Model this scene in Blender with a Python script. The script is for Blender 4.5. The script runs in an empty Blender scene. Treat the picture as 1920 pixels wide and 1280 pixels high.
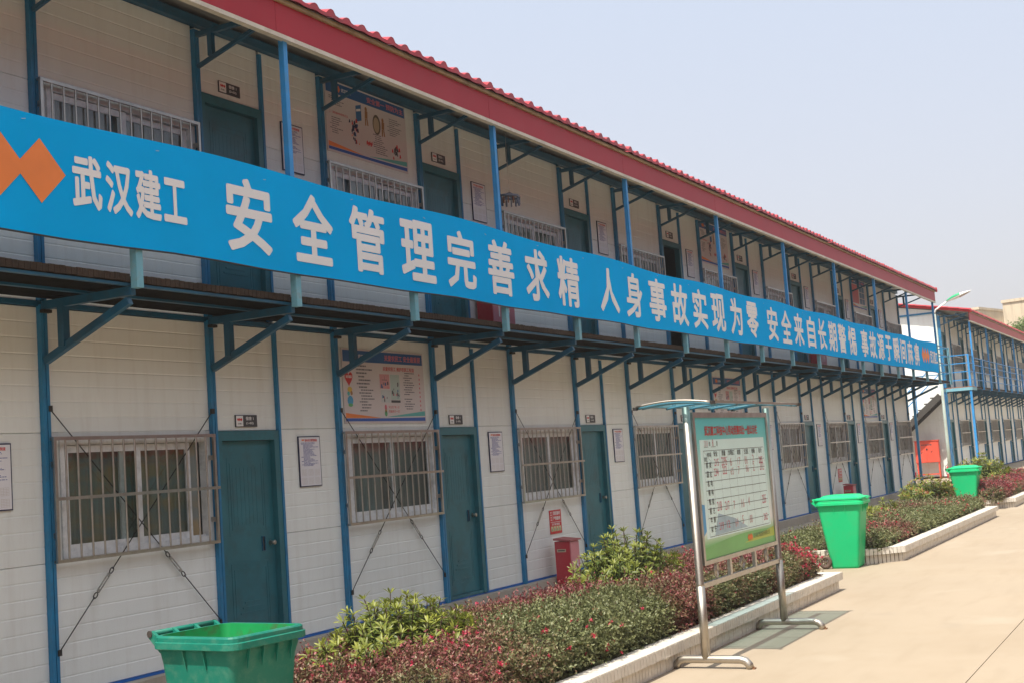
import bpy, math, random
import numpy as np
from mathutils import Vector, Matrix, noise as mnoise

random.seed(7)
rng = np.random.default_rng(11)
scene = bpy.context.scene
COL = scene.collection

# ------------------------------------------------------------------ camera
cam = bpy.data.cameras.new('camera')
cam_o = bpy.data.objects.new('camera', cam)
COL.objects.link(cam_o)
yaw, pitch, roll = 1.08335736, 0.0940282, -0.0711513
F = Vector((math.sin(yaw) * math.cos(pitch), math.cos(yaw) * math.cos(pitch), math.sin(pitch)))
R0 = Vector((math.cos(yaw), -math.sin(yaw), 0))
U0 = R0.cross(F)
R = R0 * math.cos(roll) + U0 * math.sin(roll)
U = -R0 * math.sin(roll) + U0 * math.cos(roll)
M = Matrix((R, U, -F)).transposed().to_4x4()
M.translation = Vector((-6.7935, -7.5319, 1.4251))
cam_o.matrix_world = M
cam.sensor_width = 36.0
cam.lens = 36.0 * 2435.35 / 1920.0
cam.clip_start = 0.1
cam.clip_end = 2000.0
scene.camera = cam_o

# ------------------------------------------------------------------ light
SUN_TRAVEL = Vector((1.14, -0.035, -2.18)).normalized()
world = bpy.data.worlds.new('World')
scene.world = world
world.use_nodes = True
nt = world.node_tree
nt.nodes.clear()
wo = nt.nodes.new('ShaderNodeOutputWorld')
bg = nt.nodes.new('ShaderNodeBackground')
sky = nt.nodes.new('ShaderNodeTexSky')
sky.sky_type = 'NISHITA'
sky.sun_disc = False
sky.sun_elevation = math.radians(62.3)
sky.sun_rotation = math.radians(-90)
sky.altitude = 50
sky.air_density = 1.0
sky.dust_density = 5.0
sky.ozone_density = 1.0
SKY_STRENGTH = 0.10
# summer haze: the clear-sky colour is washed out by a bright even veil
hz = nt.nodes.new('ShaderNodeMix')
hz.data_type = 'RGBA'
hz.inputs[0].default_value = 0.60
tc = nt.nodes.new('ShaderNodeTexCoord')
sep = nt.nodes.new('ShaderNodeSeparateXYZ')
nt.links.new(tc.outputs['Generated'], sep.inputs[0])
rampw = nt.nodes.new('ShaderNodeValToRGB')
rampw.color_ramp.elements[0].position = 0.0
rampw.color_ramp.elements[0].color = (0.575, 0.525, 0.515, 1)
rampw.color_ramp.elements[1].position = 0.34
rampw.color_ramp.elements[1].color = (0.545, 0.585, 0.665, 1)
e3 = rampw.color_ramp.elements.new(0.88)      # veil brightens with height, raised overhead as added fill for the lower walls
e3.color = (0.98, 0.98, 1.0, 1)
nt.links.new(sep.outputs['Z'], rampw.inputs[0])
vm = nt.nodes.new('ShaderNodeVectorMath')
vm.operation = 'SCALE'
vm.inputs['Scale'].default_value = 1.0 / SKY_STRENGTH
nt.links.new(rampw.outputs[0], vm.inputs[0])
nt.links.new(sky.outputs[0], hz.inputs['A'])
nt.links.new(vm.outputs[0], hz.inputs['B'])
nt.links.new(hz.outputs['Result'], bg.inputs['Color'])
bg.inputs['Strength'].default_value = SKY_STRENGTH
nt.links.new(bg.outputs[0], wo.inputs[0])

sun = bpy.data.lights.new('sun', 'SUN')
sun.energy = 3.9
sun.angle = math.radians(0.6)
sun.color = (1.0, 0.93, 0.82)
sun_o = bpy.data.objects.new('sun', sun)
COL.objects.link(sun_o)
sun_o.rotation_mode = 'QUATERNION'
sun_o.rotation_quaternion = SUN_TRAVEL.to_track_quat('-Z', 'Y')
sun_o.location = (-20, 0, 40)

scene.view_settings.view_transform = 'Standard'
scene.view_settings.look = 'None'
scene.view_settings.exposure = 0.78
scene.view_settings.gamma = 1.0
scene.view_settings.use_curve_mapping = False
scene.cycles.max_bounces = 8
scene.cycles.transparent_max_bounces = 16
scene.cycles.caustics_reflective = False
scene.cycles.caustics_refractive = False
scene.cycles.use_denoising = True
scene.cycles.sample_clamp_indirect = 4.0

B = 1.82          # bay of the prefab frame
ZG = -0.35        # yard pavement level below the building floor

# ------------------------------------------------------------------ materials
MATS = {}


def srgb(r, g, b):
    f = lambda c: (c / 255 / 12.92) if c / 255 <= 0.04045 else ((c / 255 + 0.055) / 1.055) ** 2.4
    return (f(r), f(g), f(b))


def mat(name, col, rough=0.5, metal=0.0, var=0.10, vs=2.5, bump=0.0, bs=60.0, dirt=None, dirt_amt=0.0, dirt_scale=1.2,
        streak=False, spec=0.5, trans=0.0, coat=0.0, attr=None, each=0.0):
    """principled material whose colour drifts with world position, with optional dirt and fine relief"""
    if name in MATS:
        return MATS[name]
    m = bpy.data.materials.new(name)
    m.use_nodes = True
    t = m.node_tree
    p = t.nodes['Principled BSDF']
    L = t.links.new
    geo = t.nodes.new('ShaderNodeNewGeometry')
    n1 = t.nodes.new('ShaderNodeTexNoise')
    n1.inputs['Scale'].default_value = vs
    n1.inputs['Detail'].default_value = 5
    L(geo.outputs['Position'], n1.inputs['Vector'])
    mr = t.nodes.new('ShaderNodeMapRange')
    mr.inputs['From Min'].default_value = 0.3
    mr.inputs['From Max'].default_value = 0.7
    mr.inputs['To Min'].default_value = 1 - var
    mr.inputs['To Max'].default_value = 1 + var
    L(n1.outputs['Fac'], mr.inputs['Value'])
    sc = t.nodes.new('ShaderNodeVectorMath')
    sc.operation = 'SCALE'
    if attr:
        at = t.nodes.new('ShaderNodeAttribute')
        at.attribute_name = attr
        L(at.outputs['Color'], sc.inputs[0])
    else:
        sc.inputs[0].default_value = col
    L(mr.outputs[0], sc.inputs['Scale'])
    out = sc.outputs[0]
    if each:          # every piece a slightly different batch
        oi = t.nodes.new('ShaderNodeObjectInfo')
        m2 = t.nodes.new('ShaderNodeMapRange')
        m2.inputs['To Min'].default_value = 1 - each
        m2.inputs['To Max'].default_value = 1 + each
        L(oi.outputs['Random'], m2.inputs['Value'])
        s2 = t.nodes.new('ShaderNodeVectorMath')
        s2.operation = 'SCALE'
        L(out, s2.inputs[0])
        L(m2.outputs[0], s2.inputs['Scale'])
        out = s2.outputs[0]
    if dirt is not None:
        n2 = t.nodes.new('ShaderNodeTexNoise')
        n2.inputs['Scale'].default_value = dirt_scale
        n2.inputs['Detail'].default_value = 8
        n2.inputs['Roughness'].default_value = 0.7
        if streak:
            mp = t.nodes.new('ShaderNodeMapping')
            mp.inputs['Scale'].default_value = (6, 6, 0.7)
            L(geo.outputs['Position'], mp.inputs['Vector'])
            L(mp.outputs[0], n2.inputs['Vector'])
        else:
            L(geo.outputs['Position'], n2.inputs['Vector'])
        r2 = t.nodes.new('ShaderNodeMapRange')
        r2.inputs['From Min'].default_value = 0.48
        r2.inputs['From Max'].default_value = 0.72
        r2.inputs['To Min'].default_value = 0.0
        r2.inputs['To Max'].default_value = dirt_amt
        L(n2.outputs['Fac'], r2.inputs['Value'])
        mx = t.nodes.new('ShaderNodeMix')
        mx.data_type = 'RGBA'
        L(r2.outputs[0], mx.inputs[0])
        L(out, mx.inputs['A'])
        mx.inputs['B'].default_value = (*dirt, 1)
        out = mx.outputs['Result']
    L(out, p.inputs['Base Color'])
    p.inputs['Roughness'].default_value = rough
    p.inputs['Metallic'].default_value = metal
    p.inputs['Specular IOR Level'].default_value = spec
    if coat:
        p.inputs['Coat Weight'].default_value = coat
    if bump:
        n3 = t.nodes.new('ShaderNodeTexNoise')
        n3.inputs['Scale'].default_value = bs
        n3.inputs['Detail'].default_value = 4
        L(geo.outputs['Position'], n3.inputs['Vector'])
        b = t.nodes.new('ShaderNodeBump')
        b.inputs['Strength'].default_value = bump
        b.inputs['Distance'].default_value = 0.01
        L(n3.outputs['Fac'], b.inputs['Height'])
        L(b.outputs[0], p.inputs['Normal'])
    if trans:
        tr = t.nodes.new('ShaderNodeBsdfTranslucent')
        L(out, tr.inputs['Color'])
        ms = t.nodes.new('ShaderNodeMixShader')
        ms.inputs[0].default_value = trans
        L(p.outputs[0], ms.inputs[1])
        L(tr.outputs[0], ms.inputs[2])
        L(ms.outputs[0], t.nodes['Material Output'].inputs['Surface'])
    MATS[name] = m
    return m


def glass_mat(name, tint, gloss_ior=1.5, transp=0.9):
    m = bpy.data.materials.new(name)
    m.use_nodes = True
    t = m.node_tree
    t.nodes.clear()
    o = t.nodes.new('ShaderNodeOutputMaterial')
    tr = t.nodes.new('ShaderNodeBsdfTransparent')
    tr.inputs[0].default_value = (*tint, 1)
    gl = t.nodes.new('ShaderNodeBsdfGlossy')
    gl.inputs['Roughness'].default_value = 0.03
    fr = t.nodes.new('ShaderNodeFresnel')
    fr.inputs[0].default_value = gloss_ior
    nz = t.nodes.new('ShaderNodeTexNoise')
    nz.inputs['Scale'].default_value = 3.0
    bp = t.nodes.new('ShaderNodeBump')
    bp.inputs['Strength'].default_value = 0.06
    bp.inputs['Distance'].default_value = 0.02
    t.links.new(nz.outputs['Fac'], bp.inputs['Height'])
    t.links.new(bp.outputs[0], gl.inputs['Normal'])
    mx = t.nodes.new('ShaderNodeMixShader')
    gb = t.nodes.new('ShaderNodeNewGeometry')
    iv = t.nodes.new('ShaderNodeMath')
    iv.operation = 'SUBTRACT'
    iv.inputs[0].default_value = 1.0
    t.links.new(gb.outputs['Backfacing'], iv.inputs[1])
    ml = t.nodes.new('ShaderNodeMath')
    ml.operation = 'MULTIPLY'
    t.links.new(fr.outputs[0], ml.inputs[0])
    t.links.new(iv.outputs[0], ml.inputs[1])
    t.links.new(ml.outputs[0], mx.inputs[0])
    t.links.new(tr.outputs[0], mx.inputs[1])
    t.links.new(gl.outputs[0], mx.inputs[2])
    t.links.new(mx.outputs[0], o.inputs[0])
    return m


M_PANEL = mat('sandwich_panel_white', (0.785, 0.82, 0.795), 0.42, each=0.035, var=0.035, vs=1.1, dirt=(0.46, 0.42, 0.36), dirt_amt=0.22,
              dirt_scale=1.3, streak=True)
M_BLUE = mat('blue_paint', (0.014, 0.190, 0.385), 0.42, var=0.14, vs=4, dirt=(0.05, 0.09, 0.12), dirt_amt=0.45, dirt_scale=5)
M_BLUE_BR = mat('blue_paint_bright', (0.02, 0.24, 0.58), 0.42, var=0.12, vs=4, dirt=(0.10, 0.22, 0.3), dirt_amt=0.35, dirt_scale=6)
M_BLUE_OLD = mat('blue_paint_weathered', (0.16, 0.40, 0.50), 0.6, var=0.18, vs=9, dirt=(0.20, 0.13, 0.07), dirt_amt=0.6, dirt_scale=9)
M_BEAM = mat('dark_blue_paint', (0.010, 0.095, 0.18), 0.45, var=0.18, vs=5, dirt=(0.05, 0.06, 0.06), dirt_amt=0.5, dirt_scale=6)
M_TEAL = mat('teal_door_paint', (0.022, 0.145, 0.182), 0.4, var=0.12, vs=3, dirt=(0.03, 0.075, 0.09), dirt_amt=0.6, dirt_scale=4,
             bump=0.05, bs=120)
M_PVC = mat('white_window_frame', (0.76, 0.78, 0.79), 0.35, var=0.10, vs=14, dirt=(0.33, 0.36, 0.40), dirt_amt=0.5, dirt_scale=12)
M_STEEL = mat('stainless_steel_bar', (0.48, 0.465, 0.44), 0.33, metal=1.0, var=0.12, vs=8, dirt=(0.34, 0.28, 0.22), dirt_amt=0.4,
              dirt_scale=10)
M_STEEL_T = mat('stainless_tube', (0.46, 0.425, 0.37), 0.42, metal=1.0, var=0.08, vs=6, dirt=(0.36, 0.31, 0.24), dirt_amt=0.35,
                dirt_scale=8)
M_ROOF = mat('red_roof_sheet', (0.40, 0.014, 0.026), 0.45, var=0.18, vs=4, dirt=(0.12, 0.07, 0.06), dirt_amt=0.55, dirt_scale=6)
M_FASCIA = mat('red_fascia', (0.36, 0.009, 0.022), 0.45, spec=0.3, var=0.08, vs=1.5, dirt=(0.27, 0.035, 0.04), dirt_amt=0.3, dirt_scale=3)
M_TRIM_RED = mat('bright_red_trim', (0.55, 0.02, 0.03), 0.4, var=0.08)
M_CREAM = mat('cream_trim', (0.60, 0.57, 0.48), 0.5, var=0.1, vs=6, dirt=(0.30, 0.24, 0.16), dirt_amt=0.5, dirt_scale=5)
M_OCHRE = mat('rusty_cream_trim', (0.36, 0.28, 0.15), 0.6, var=0.2, vs=6, dirt=(0.14, 0.09, 0.05), dirt_amt=0.6, dirt_scale=7)
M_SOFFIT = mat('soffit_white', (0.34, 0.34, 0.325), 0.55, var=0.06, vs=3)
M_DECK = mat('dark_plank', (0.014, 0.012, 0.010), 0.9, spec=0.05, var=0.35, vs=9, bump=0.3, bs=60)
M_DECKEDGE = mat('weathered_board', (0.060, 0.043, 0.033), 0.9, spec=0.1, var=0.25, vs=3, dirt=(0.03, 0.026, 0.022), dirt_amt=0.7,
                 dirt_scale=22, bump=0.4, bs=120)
M_BLACK = mat('black_iron', (0.02, 0.018, 0.016), 0.55, var=0.2)
M_GALV = mat('galvanised_iron', (0.42, 0.42, 0.40), 0.45, metal=0.8, var=0.2, vs=20)
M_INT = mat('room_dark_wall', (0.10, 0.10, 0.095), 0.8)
M_CONC = mat('walk_concrete', (0.40, 0.36, 0.30), 0.85, var=0.14, vs=1.4, dirt=(0.26, 0.21, 0.15), dirt_amt=0.5, dirt_scale=1.6,
             bump=0.15, bs=60)
M_SOIL = mat('planter_soil', (0.045, 0.03, 0.02), 0.95, var=0.4, vs=20, bump=0.6, bs=40)
M_TILE = mat('white_wall_tile', (0.66, 0.63, 0.57), 0.3, var=0.10, vs=7, dirt=(0.46, 0.40, 0.31), dirt_amt=0.5, dirt_scale=9)
M_GROUT = mat('tile_grout', (0.085, 0.062, 0.042), 0.9, var=0.25, vs=20)
M_COPING = mat('planter_coping_plaster', (0.62, 0.58, 0.51), 0.75, var=0.10, vs=4, dirt=(0.42, 0.36, 0.28), dirt_amt=0.5, dirt_scale=4,
               bump=0.12, bs=70)
M_RED = mat('red_cabinet_paint', (0.46, 0.030, 0.045), 0.4, var=0.08, dirt=(0.4, 0.12, 0.10), dirt_amt=0.25, dirt_scale=6)
M_REDPALE = mat('faded_red_cabinet_front', (0.58, 0.20, 0.24), 0.4, var=0.08)
M_WHITE = mat('white_print', (0.78, 0.78, 0.78), 0.5, var=0.02)
M_LETTER = mat('white_letter_print', (0.78, 0.78, 0.78), 0.55, var=0.03)
M_REDPRINT = mat('red_print', (0.60, 0.03, 0.03), 0.5, var=0.03)
M_ORANGE = mat('orange_print', (0.80, 0.22, 0.045), 0.55, var=0.08, vs=3)
M_BLUEPRINT = mat('blue_print', (0.012, 0.10, 0.30), 0.5, var=0.05)
M_NAVY = mat('navy_frame', (0.015, 0.02, 0.07), 0.45)
M_GREY = mat('dark_grey_print', (0.055, 0.055, 0.062), 0.5, var=0.03)
M_TXTBLUE = mat('pale_blue_text_print', (0.10, 0.12, 0.36), 0.5, var=0.05)
M_TXTGREY = mat('grey_text_print', (0.16, 0.15, 0.17), 0.5, var=0.05)
M_PAPER = mat('pale_poster_paper', (0.66, 0.60, 0.60), 0.35, var=0.03, vs=2)
M_NOTICE = mat('notice_paper', (0.76, 0.76, 0.80), 0.35, var=0.03, vs=2)
M_BEIGE = mat('pale_beige_print', (0.55, 0.50, 0.45), 0.5)
M_TEALP = mat('teal_print', (0.10, 0.42, 0.40), 0.5)
M_GREENP = mat('green_print', (0.10, 0.36, 0.16), 0.5)
M_SKYP = mat('sky_blue_print', (0.05, 0.30, 0.52), 0.5)
M_YELLOW = mat('yellow_print', (0.62, 0.42, 0.06), 0.5)
M_PINK = mat('pink_print', (0.62, 0.16, 0.20), 0.5)
M_BROWNP = mat('brown_print', (0.36, 0.17, 0.06), 0.5)
M_BIN_NEW = mat('bright_green_plastic', (0.010, 0.52, 0.20), 0.42, spec=0.25, var=0.05, vs=3, dirt=(0.10, 0.30, 0.13), dirt_amt=0.30, dirt_scale=3)
M_BIN_OLD = mat('faded_green_plastic', (0.006, 0.165, 0.117), 0.5, spec=0.3, var=0.10, vs=4, dirt=(0.10, 0.24, 0.17), dirt_amt=0.5, dirt_scale=14)
M_BIN_IN = mat('stained_green_plastic', (0.012, 0.30, 0.085), 0.45, var=0.15, vs=5, dirt=(0.09, 0.075, 0.04), dirt_amt=1.0, dirt_scale=9)
M_RUBBER = mat('dark_rubber', (0.045, 0.038, 0.034), 0.8, var=0.3, vs=15)
M_TIRE = mat('dusty_wheel_plastic', (0.10, 0.065, 0.05), 0.8, var=0.3, vs=15)
M_GLASS = glass_mat('window_glass', (0.84, 0.87, 0.86), 1.75)
M_FIRE = mat('faded_orange_red_paint', (0.66, 0.085, 0.05), 0.45, var=0.08)
M_LAMPW = mat('lamp_white', (0.78, 0.78, 0.76), 0.35)
M_LAMPG = mat('lamp_green', (0.02, 0.34, 0.14), 0.35)
M_STUCCO = mat('tan_stucco', (0.56, 0.48, 0.36), 0.9, var=0.12, vs=0.4, dirt=(0.20, 0.17, 0.12), dirt_amt=0.5, dirt_scale=0.8, streak=True)
M_DARKGLASS = mat('dark_window', (0.02, 0.023, 0.027), 0.15)
M_BARK = mat('bark', (0.10, 0.075, 0.05), 0.9, var=0.3, vs=15, bump=0.5, bs=40)
M_TWIG = mat('twig', (0.07, 0.045, 0.032), 0.9, var=0.3, vs=15)
M_LEAF = mat('leaf', (0.1, 0.1, 0.1), 0.45, var=0.18, vs=25, trans=0.30, attr='tint')
M_FLOWER = mat('flower', (0.1, 0.1, 0.1), 0.6, var=0.12, vs=25, trans=0.25, attr='tint')


def pavement_mat():
    """trowelled yard concrete: fine speckle, long drag marks, dusty patches and a few oily spots"""
    m = mat('pavement_concrete', (0.345, 0.283, 0.208), 0.88, var=0.05, vs=0.35, dirt=(0.295, 0.23, 0.155), dirt_amt=0.5, dirt_scale=0.45,
            bump=0.12, bs=45)
    t = m.node_tree
    L = t.links.new
    p = t.nodes['Principled BSDF']
    src = p.inputs['Base Color'].links[0].from_socket
    geo = t.nodes.new('ShaderNodeNewGeometry')

    def layer(src, scale, noise_scale, lo, hi, amt, col, detail=6):
        mp = t.nodes.new('ShaderNodeMapping')
        mp.inputs['Scale'].default_value = scale
        mp.inputs['Rotation'].default_value = (0, 0, 0.12)
        nz = t.nodes.new('ShaderNodeTexNoise')
        nz.inputs['Scale'].default_value = noise_scale
        nz.inputs['Detail'].default_value = detail
        mr = t.nodes.new('ShaderNodeMapRange')
        mr.inputs['From Min'].default_value = lo
        mr.inputs['From Max'].default_value = hi
        mr.inputs['To Max'].default_value = amt
        mx = t.nodes.new('ShaderNodeMix')
        mx.data_type = 'RGBA'
        L(geo.outputs['Position'], mp.inputs['Vector'])
        L(mp.outputs[0], nz.inputs['Vector'])
        L(nz.outputs['Fac'], mr.inputs['Value'])
        L(mr.outputs[0], mx.inputs[0])
        L(src, mx.inputs['A'])
        mx.inputs['B'].default_value = (*col, 1)
        return mx.outputs['Result']
    src = layer(src, (0.5, 2.4, 1), 2.4, .50, .75, .34, (0.27, 0.215, 0.15))
    src = layer(src, (1, 1, 1), 55.0, .52, .72, .40, (0.33, 0.27, 0.19), 3)
    src = layer(src, (1, 1, 1), 1.7, .66, .76, .45, (0.30, 0.25, 0.19))
    src = layer(src, (1, 1, 1), 0.8, .60, .78, .6, (0.40, 0.345, 0.27))
    L(src, p.inputs['Base Color'])
    return m


M_PAVE = pavement_mat()
M_EARTH = mat('bare_earth', (0.22, 0.17, 0.12), 0.95, var=0.2, vs=0.2)


def banner_mat():
    m = mat('blue_banner_cloth', (0.0005, 0.435, 0.95), 0.8, var=0.05, vs=1.2, dirt=(0.0005, 0.40, 0.86), dirt_amt=0.35, dirt_scale=0.9,
            bump=0.4, bs=2.6, trans=0.12, spec=0.02)
    return m


M_BANNER = banner_mat()


def canopy_mat():
    m = bpy.data.materials.new('blue_polycarbonate')
    m.use_nodes = True
    t = m.node_tree
    t.nodes.clear()
    o = t.nodes.new('ShaderNodeOutputMaterial')
    tr = t.nodes.new('ShaderNodeBsdfTransparent')
    tr.inputs[0].default_value = (0.44, 0.70, 0.77, 1)
    tl = t.nodes.new('ShaderNodeBsdfTranslucent')
    tl.inputs[0].default_value = (0.16, 0.42, 0.52, 1)
    gl = t.nodes.new('ShaderNodeBsdfPrincipled')
    gl.inputs['Base Color'].default_value = (0.25, 0.38, 0.42, 1)
    gl.inputs['Roughness'].default_value = 0.25
    a = t.nodes.new('ShaderNodeMixShader')
    a.inputs[0].default_value = 0.24
    t.links.new(tr.outputs[0], a.inputs[1])
    t.links.new(tl.outputs[0], a.inputs[2])
    b = t.nodes.new('ShaderNodeMixShader')
    b.inputs[0].default_value = 0.15
    t.links.new(a.outputs[0], b.inputs[1])
    t.links.new(gl.outputs[0], b.inputs[2])
    t.links.new(b.outputs[0], o.inputs[0])
    return m


M_CANOPY = canopy_mat()


def curtain_mat(name, c1, c2, scale=(7, 7, 0.4)):
    m = bpy.data.materials.new(name)
    m.use_nodes = True
    t = m.node_tree
    p = t.nodes['Principled BSDF']
    geo = t.nodes.new('ShaderNodeNewGeometry')
    mp = t.nodes.new('ShaderNodeMapping')
    mp.inputs['Scale'].default_value = scale
    nz = t.nodes.new('ShaderNodeTexNoise')
    nz.inputs['Scale'].default_value = 1.2
    nz.inputs['Detail'].default_value = 3
    rp = t.nodes.new('ShaderNodeValToRGB')
    rp.color_ramp.elements[0].position = 0.42
    rp.color_ramp.elements[0].color = (*c1, 1)
    rp.color_ramp.elements[1].position = 0.6
    rp.color_ramp.elements[1].color = (*c2, 1)
    t.links.new(geo.outputs['Position'], mp.inputs['Vector'])
    t.links.new(mp.outputs[0], nz.inputs['Vector'])
    t.links.new(nz.outputs['Fac'], rp.inputs[0])
    t.links.new(rp.outputs[0], p.inputs['Base Color'])
    p.inputs['Roughness'].default_value = 0.9
    return m


CURTAINS = [curtain_mat('curtain_grey', (0.36, 0.37, 0.365), (0.50, 0.51, 0.50)),
            curtain_mat('curtain_slate', (0.27, 0.30, 0.295), (0.42, 0.44, 0.42)),
            curtain_mat('curtain_pattern', (0.27, 0.30, 0.29), (0.40, 0.31, 0.18), (2.2, 2.2, 4.5)),
            curtain_mat('curtain_dusk', (0.28, 0.28, 0.275), (0.44, 0.44, 0.43))]
CURTAIN_BROWN = curtain_mat('shade_brown', (0.09, 0.055, 0.045), (0.12, 0.08, 0.065))


# ------------------------------------------------------------------ mesh helpers
class MB:
    def __init__(self):
        self.v = []
        self.f = []
        self.mi = []
        self.mats = []
        self.smooth = []
        self.cm = 0
        self.sm = False

    def use(self, m):
        if m not in self.mats:
            self.mats.append(m)
        self.cm = self.mats.index(m)
        return self

    def face(self, idx):
        self.f.append(tuple(idx))
        self.mi.append(self.cm)
        self.smooth.append(self.sm)

    def box(self, x0, x1, y0, y1, z0, z1):
        b = len(self.v)
        self.v += [(x0, y0, z0), (x1, y0, z0), (x1, y1, z0), (x0, y1, z0), (x0, y0, z1), (x1, y0, z1), (x1, y1, z1), (x0, y1, z1)]
        for q in ((0, 3, 2, 1), (4, 5, 6, 7), (0, 1, 5, 4), (1, 2, 6, 5), (2, 3, 7, 6), (3, 0, 4, 7)):
            self.face([b + i for i in q])
        return self

    def hexa(self, p):
        b = len(self.v)
        self.v += [tuple(q) for q in p]
        for q in ((0, 3, 2, 1), (4, 5, 6, 7), (0, 1, 5, 4), (1, 2, 6, 5), (2, 3, 7, 6), (3, 0, 4, 7)):
            self.face([b + i for i in q])
        return self

    def beam(self, p, q, w, h, up=(0, 0, 1)):
        """rectangular bar from p to q, w sideways and h along up"""
        p, q, up = Vector(p), Vector(q), Vector(up)
        d = (q - p).normalized()
        s = d.cross(up).normalized()
        n = s.cross(d).normalized()
        c = []
        for e in (p, q):
            for a, b2 in ((-1, -1), (1, -1), (1, 1), (-1, 1)):
                c.append(e + s * (a * w / 2) + n * (b2 * h / 2))
        b = len(self.v)
        self.v += [tuple(x) for x in c]
        for f in ((0, 1, 2, 3), (7, 6, 5, 4), (0, 4, 5, 1), (1, 5, 6, 2), (2, 6, 7, 3), (3, 7, 4, 0)):
            self.face([b + i for i in f])
        return self

    def tube(self, pts, r, n=8, closed=False, caps=True):
        pts = [Vector(p) for p in pts]
        rr = r if isinstance(r, (list, tuple)) else [r] * len(pts)
        rings = []
        old = self.sm
        prev = None
        for i, p in enumerate(pts):
            if closed:
                d = pts[(i + 1) % len(pts)] - pts[i - 1]
            elif i == 0:
                d = pts[1] - p
            elif i == len(pts) - 1:
                d = p - pts[i - 1]
            else:
                d = (pts[i + 1] - p).normalized() + (p - pts[i - 1]).normalized()
            d.normalize()
            if prev is None:
                a = Vector((0, 0, 1)) if abs(d.z) < 0.9 else Vector((1, 0, 0))
                s = d.cross(a).normalized()
            else:
                s = (prev - d * prev.dot(d)).normalized()
            prev = s
            t = d.cross(s)
            b = len(self.v)
            for k in range(n):
                a = 2 * math.pi * k / n
                self.v.append(tuple(p + (s * math.cos(a) + t * math.sin(a)) * rr[i]))
            rings.append(b)
        self.sm = True
        m = len(rings)
        for i in range(m if closed else m - 1):
            a, b = rings[i], rings[(i + 1) % m]
            for k in range(n):
                k2 = (k + 1) % n
                self.face((a + k, b + k, b + k2, a + k2))
        self.sm = old
        if caps and not closed:
            self.face([rings[0] + k for k in range(n)])
            self.face([rings[-1] + k for k in reversed(range(n))])
        return self

    def prism(self, poly, axis, a, b):
        """polygon given in the two other axes, pushed along axis from a to b"""
        def pt(u, w, t):
            return {'x': (t, u, w), 'y': (u, t, w), 'z': (u, w, t)}[axis]
        s = len(self.v)
        n = len(poly)
        for t in (a, b):
            for u, w in poly:
                self.v.append(pt(u, w, t))
        for i in range(n):
            j = (i + 1) % n
            self.face((s + i, s + j, s + n + j, s + n + i))
        self.face([s + i for i in reversed(range(n))])
        self.face([s + n + i for i in range(n)])
        return self

    def loft(self, rings, cap0=True, cap1=True, smooth=False):
        s = []
        for r in rings:
            s.append(len(self.v))
            self.v += [tuple(p) for p in r]
        n = len(rings[0])
        old = self.sm
        self.sm = smooth
        for a, b in zip(s, s[1:]):
            for k in range(n):
                k2 = (k + 1) % n
                self.face((a + k, a + k2, b + k2, b + k))
        self.sm = old
        if cap0:
            self.face([s[0] + k for k in reversed(range(n))])
        if cap1:
            self.face([s[-1] + k for k in range(n)])
        return self

    def quad(self, a, b, c, d):
        s = len(self.v)
        self.v += [a, b, c, d]
        self.face((s, s + 1, s + 2, s + 3))
        return self

    def mesh(self, name, m=None):
        me = bpy.data.meshes.new(name)
        me.from_pydata(self.v, [], self.f)
        if m is not None and not self.mats:
            me.materials.append(m)
        for x in self.mats:
            me.materials.append(x)
        if self.mats:
            me.polygons.foreach_set('material_index', self.mi)
        me.polygons.foreach_set('use_smooth', self.smooth)
        me.update()
        return me


CACHE = {}


def cached(key, fn):
    if key not in CACHE:
        CACHE[key] = fn()
    return CACHE[key]


def put(name, me, parent=None, loc=(0, 0, 0), rz=0.0, ry=0.0):
    o = bpy.data.objects.new(name, me)
    COL.objects.link(o)
    o.location = loc
    if rz or ry:
        o.rotation_euler = (0, ry, rz)
    if parent is not None:
        o.parent = parent
    return o


def tag(o, label, cat, group=None, kind=None):
    o['label'] = label
    o['category'] = cat
    if group:
        o['group'] = group
    if kind:
        o['kind'] = kind
    return o


def thing(name, label, cat, loc=(0, 0, 0), rz=0.0, group=None):
    o = put(name, None, None, loc, rz)
    o.empty_display_size = 0.2
    return tag(o, label, cat, group)


def struct(name, me, loc=(0, 0, 0)):
    o = put(name, me, None, loc)
    o['kind'] = 'structure'
    return o


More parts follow.
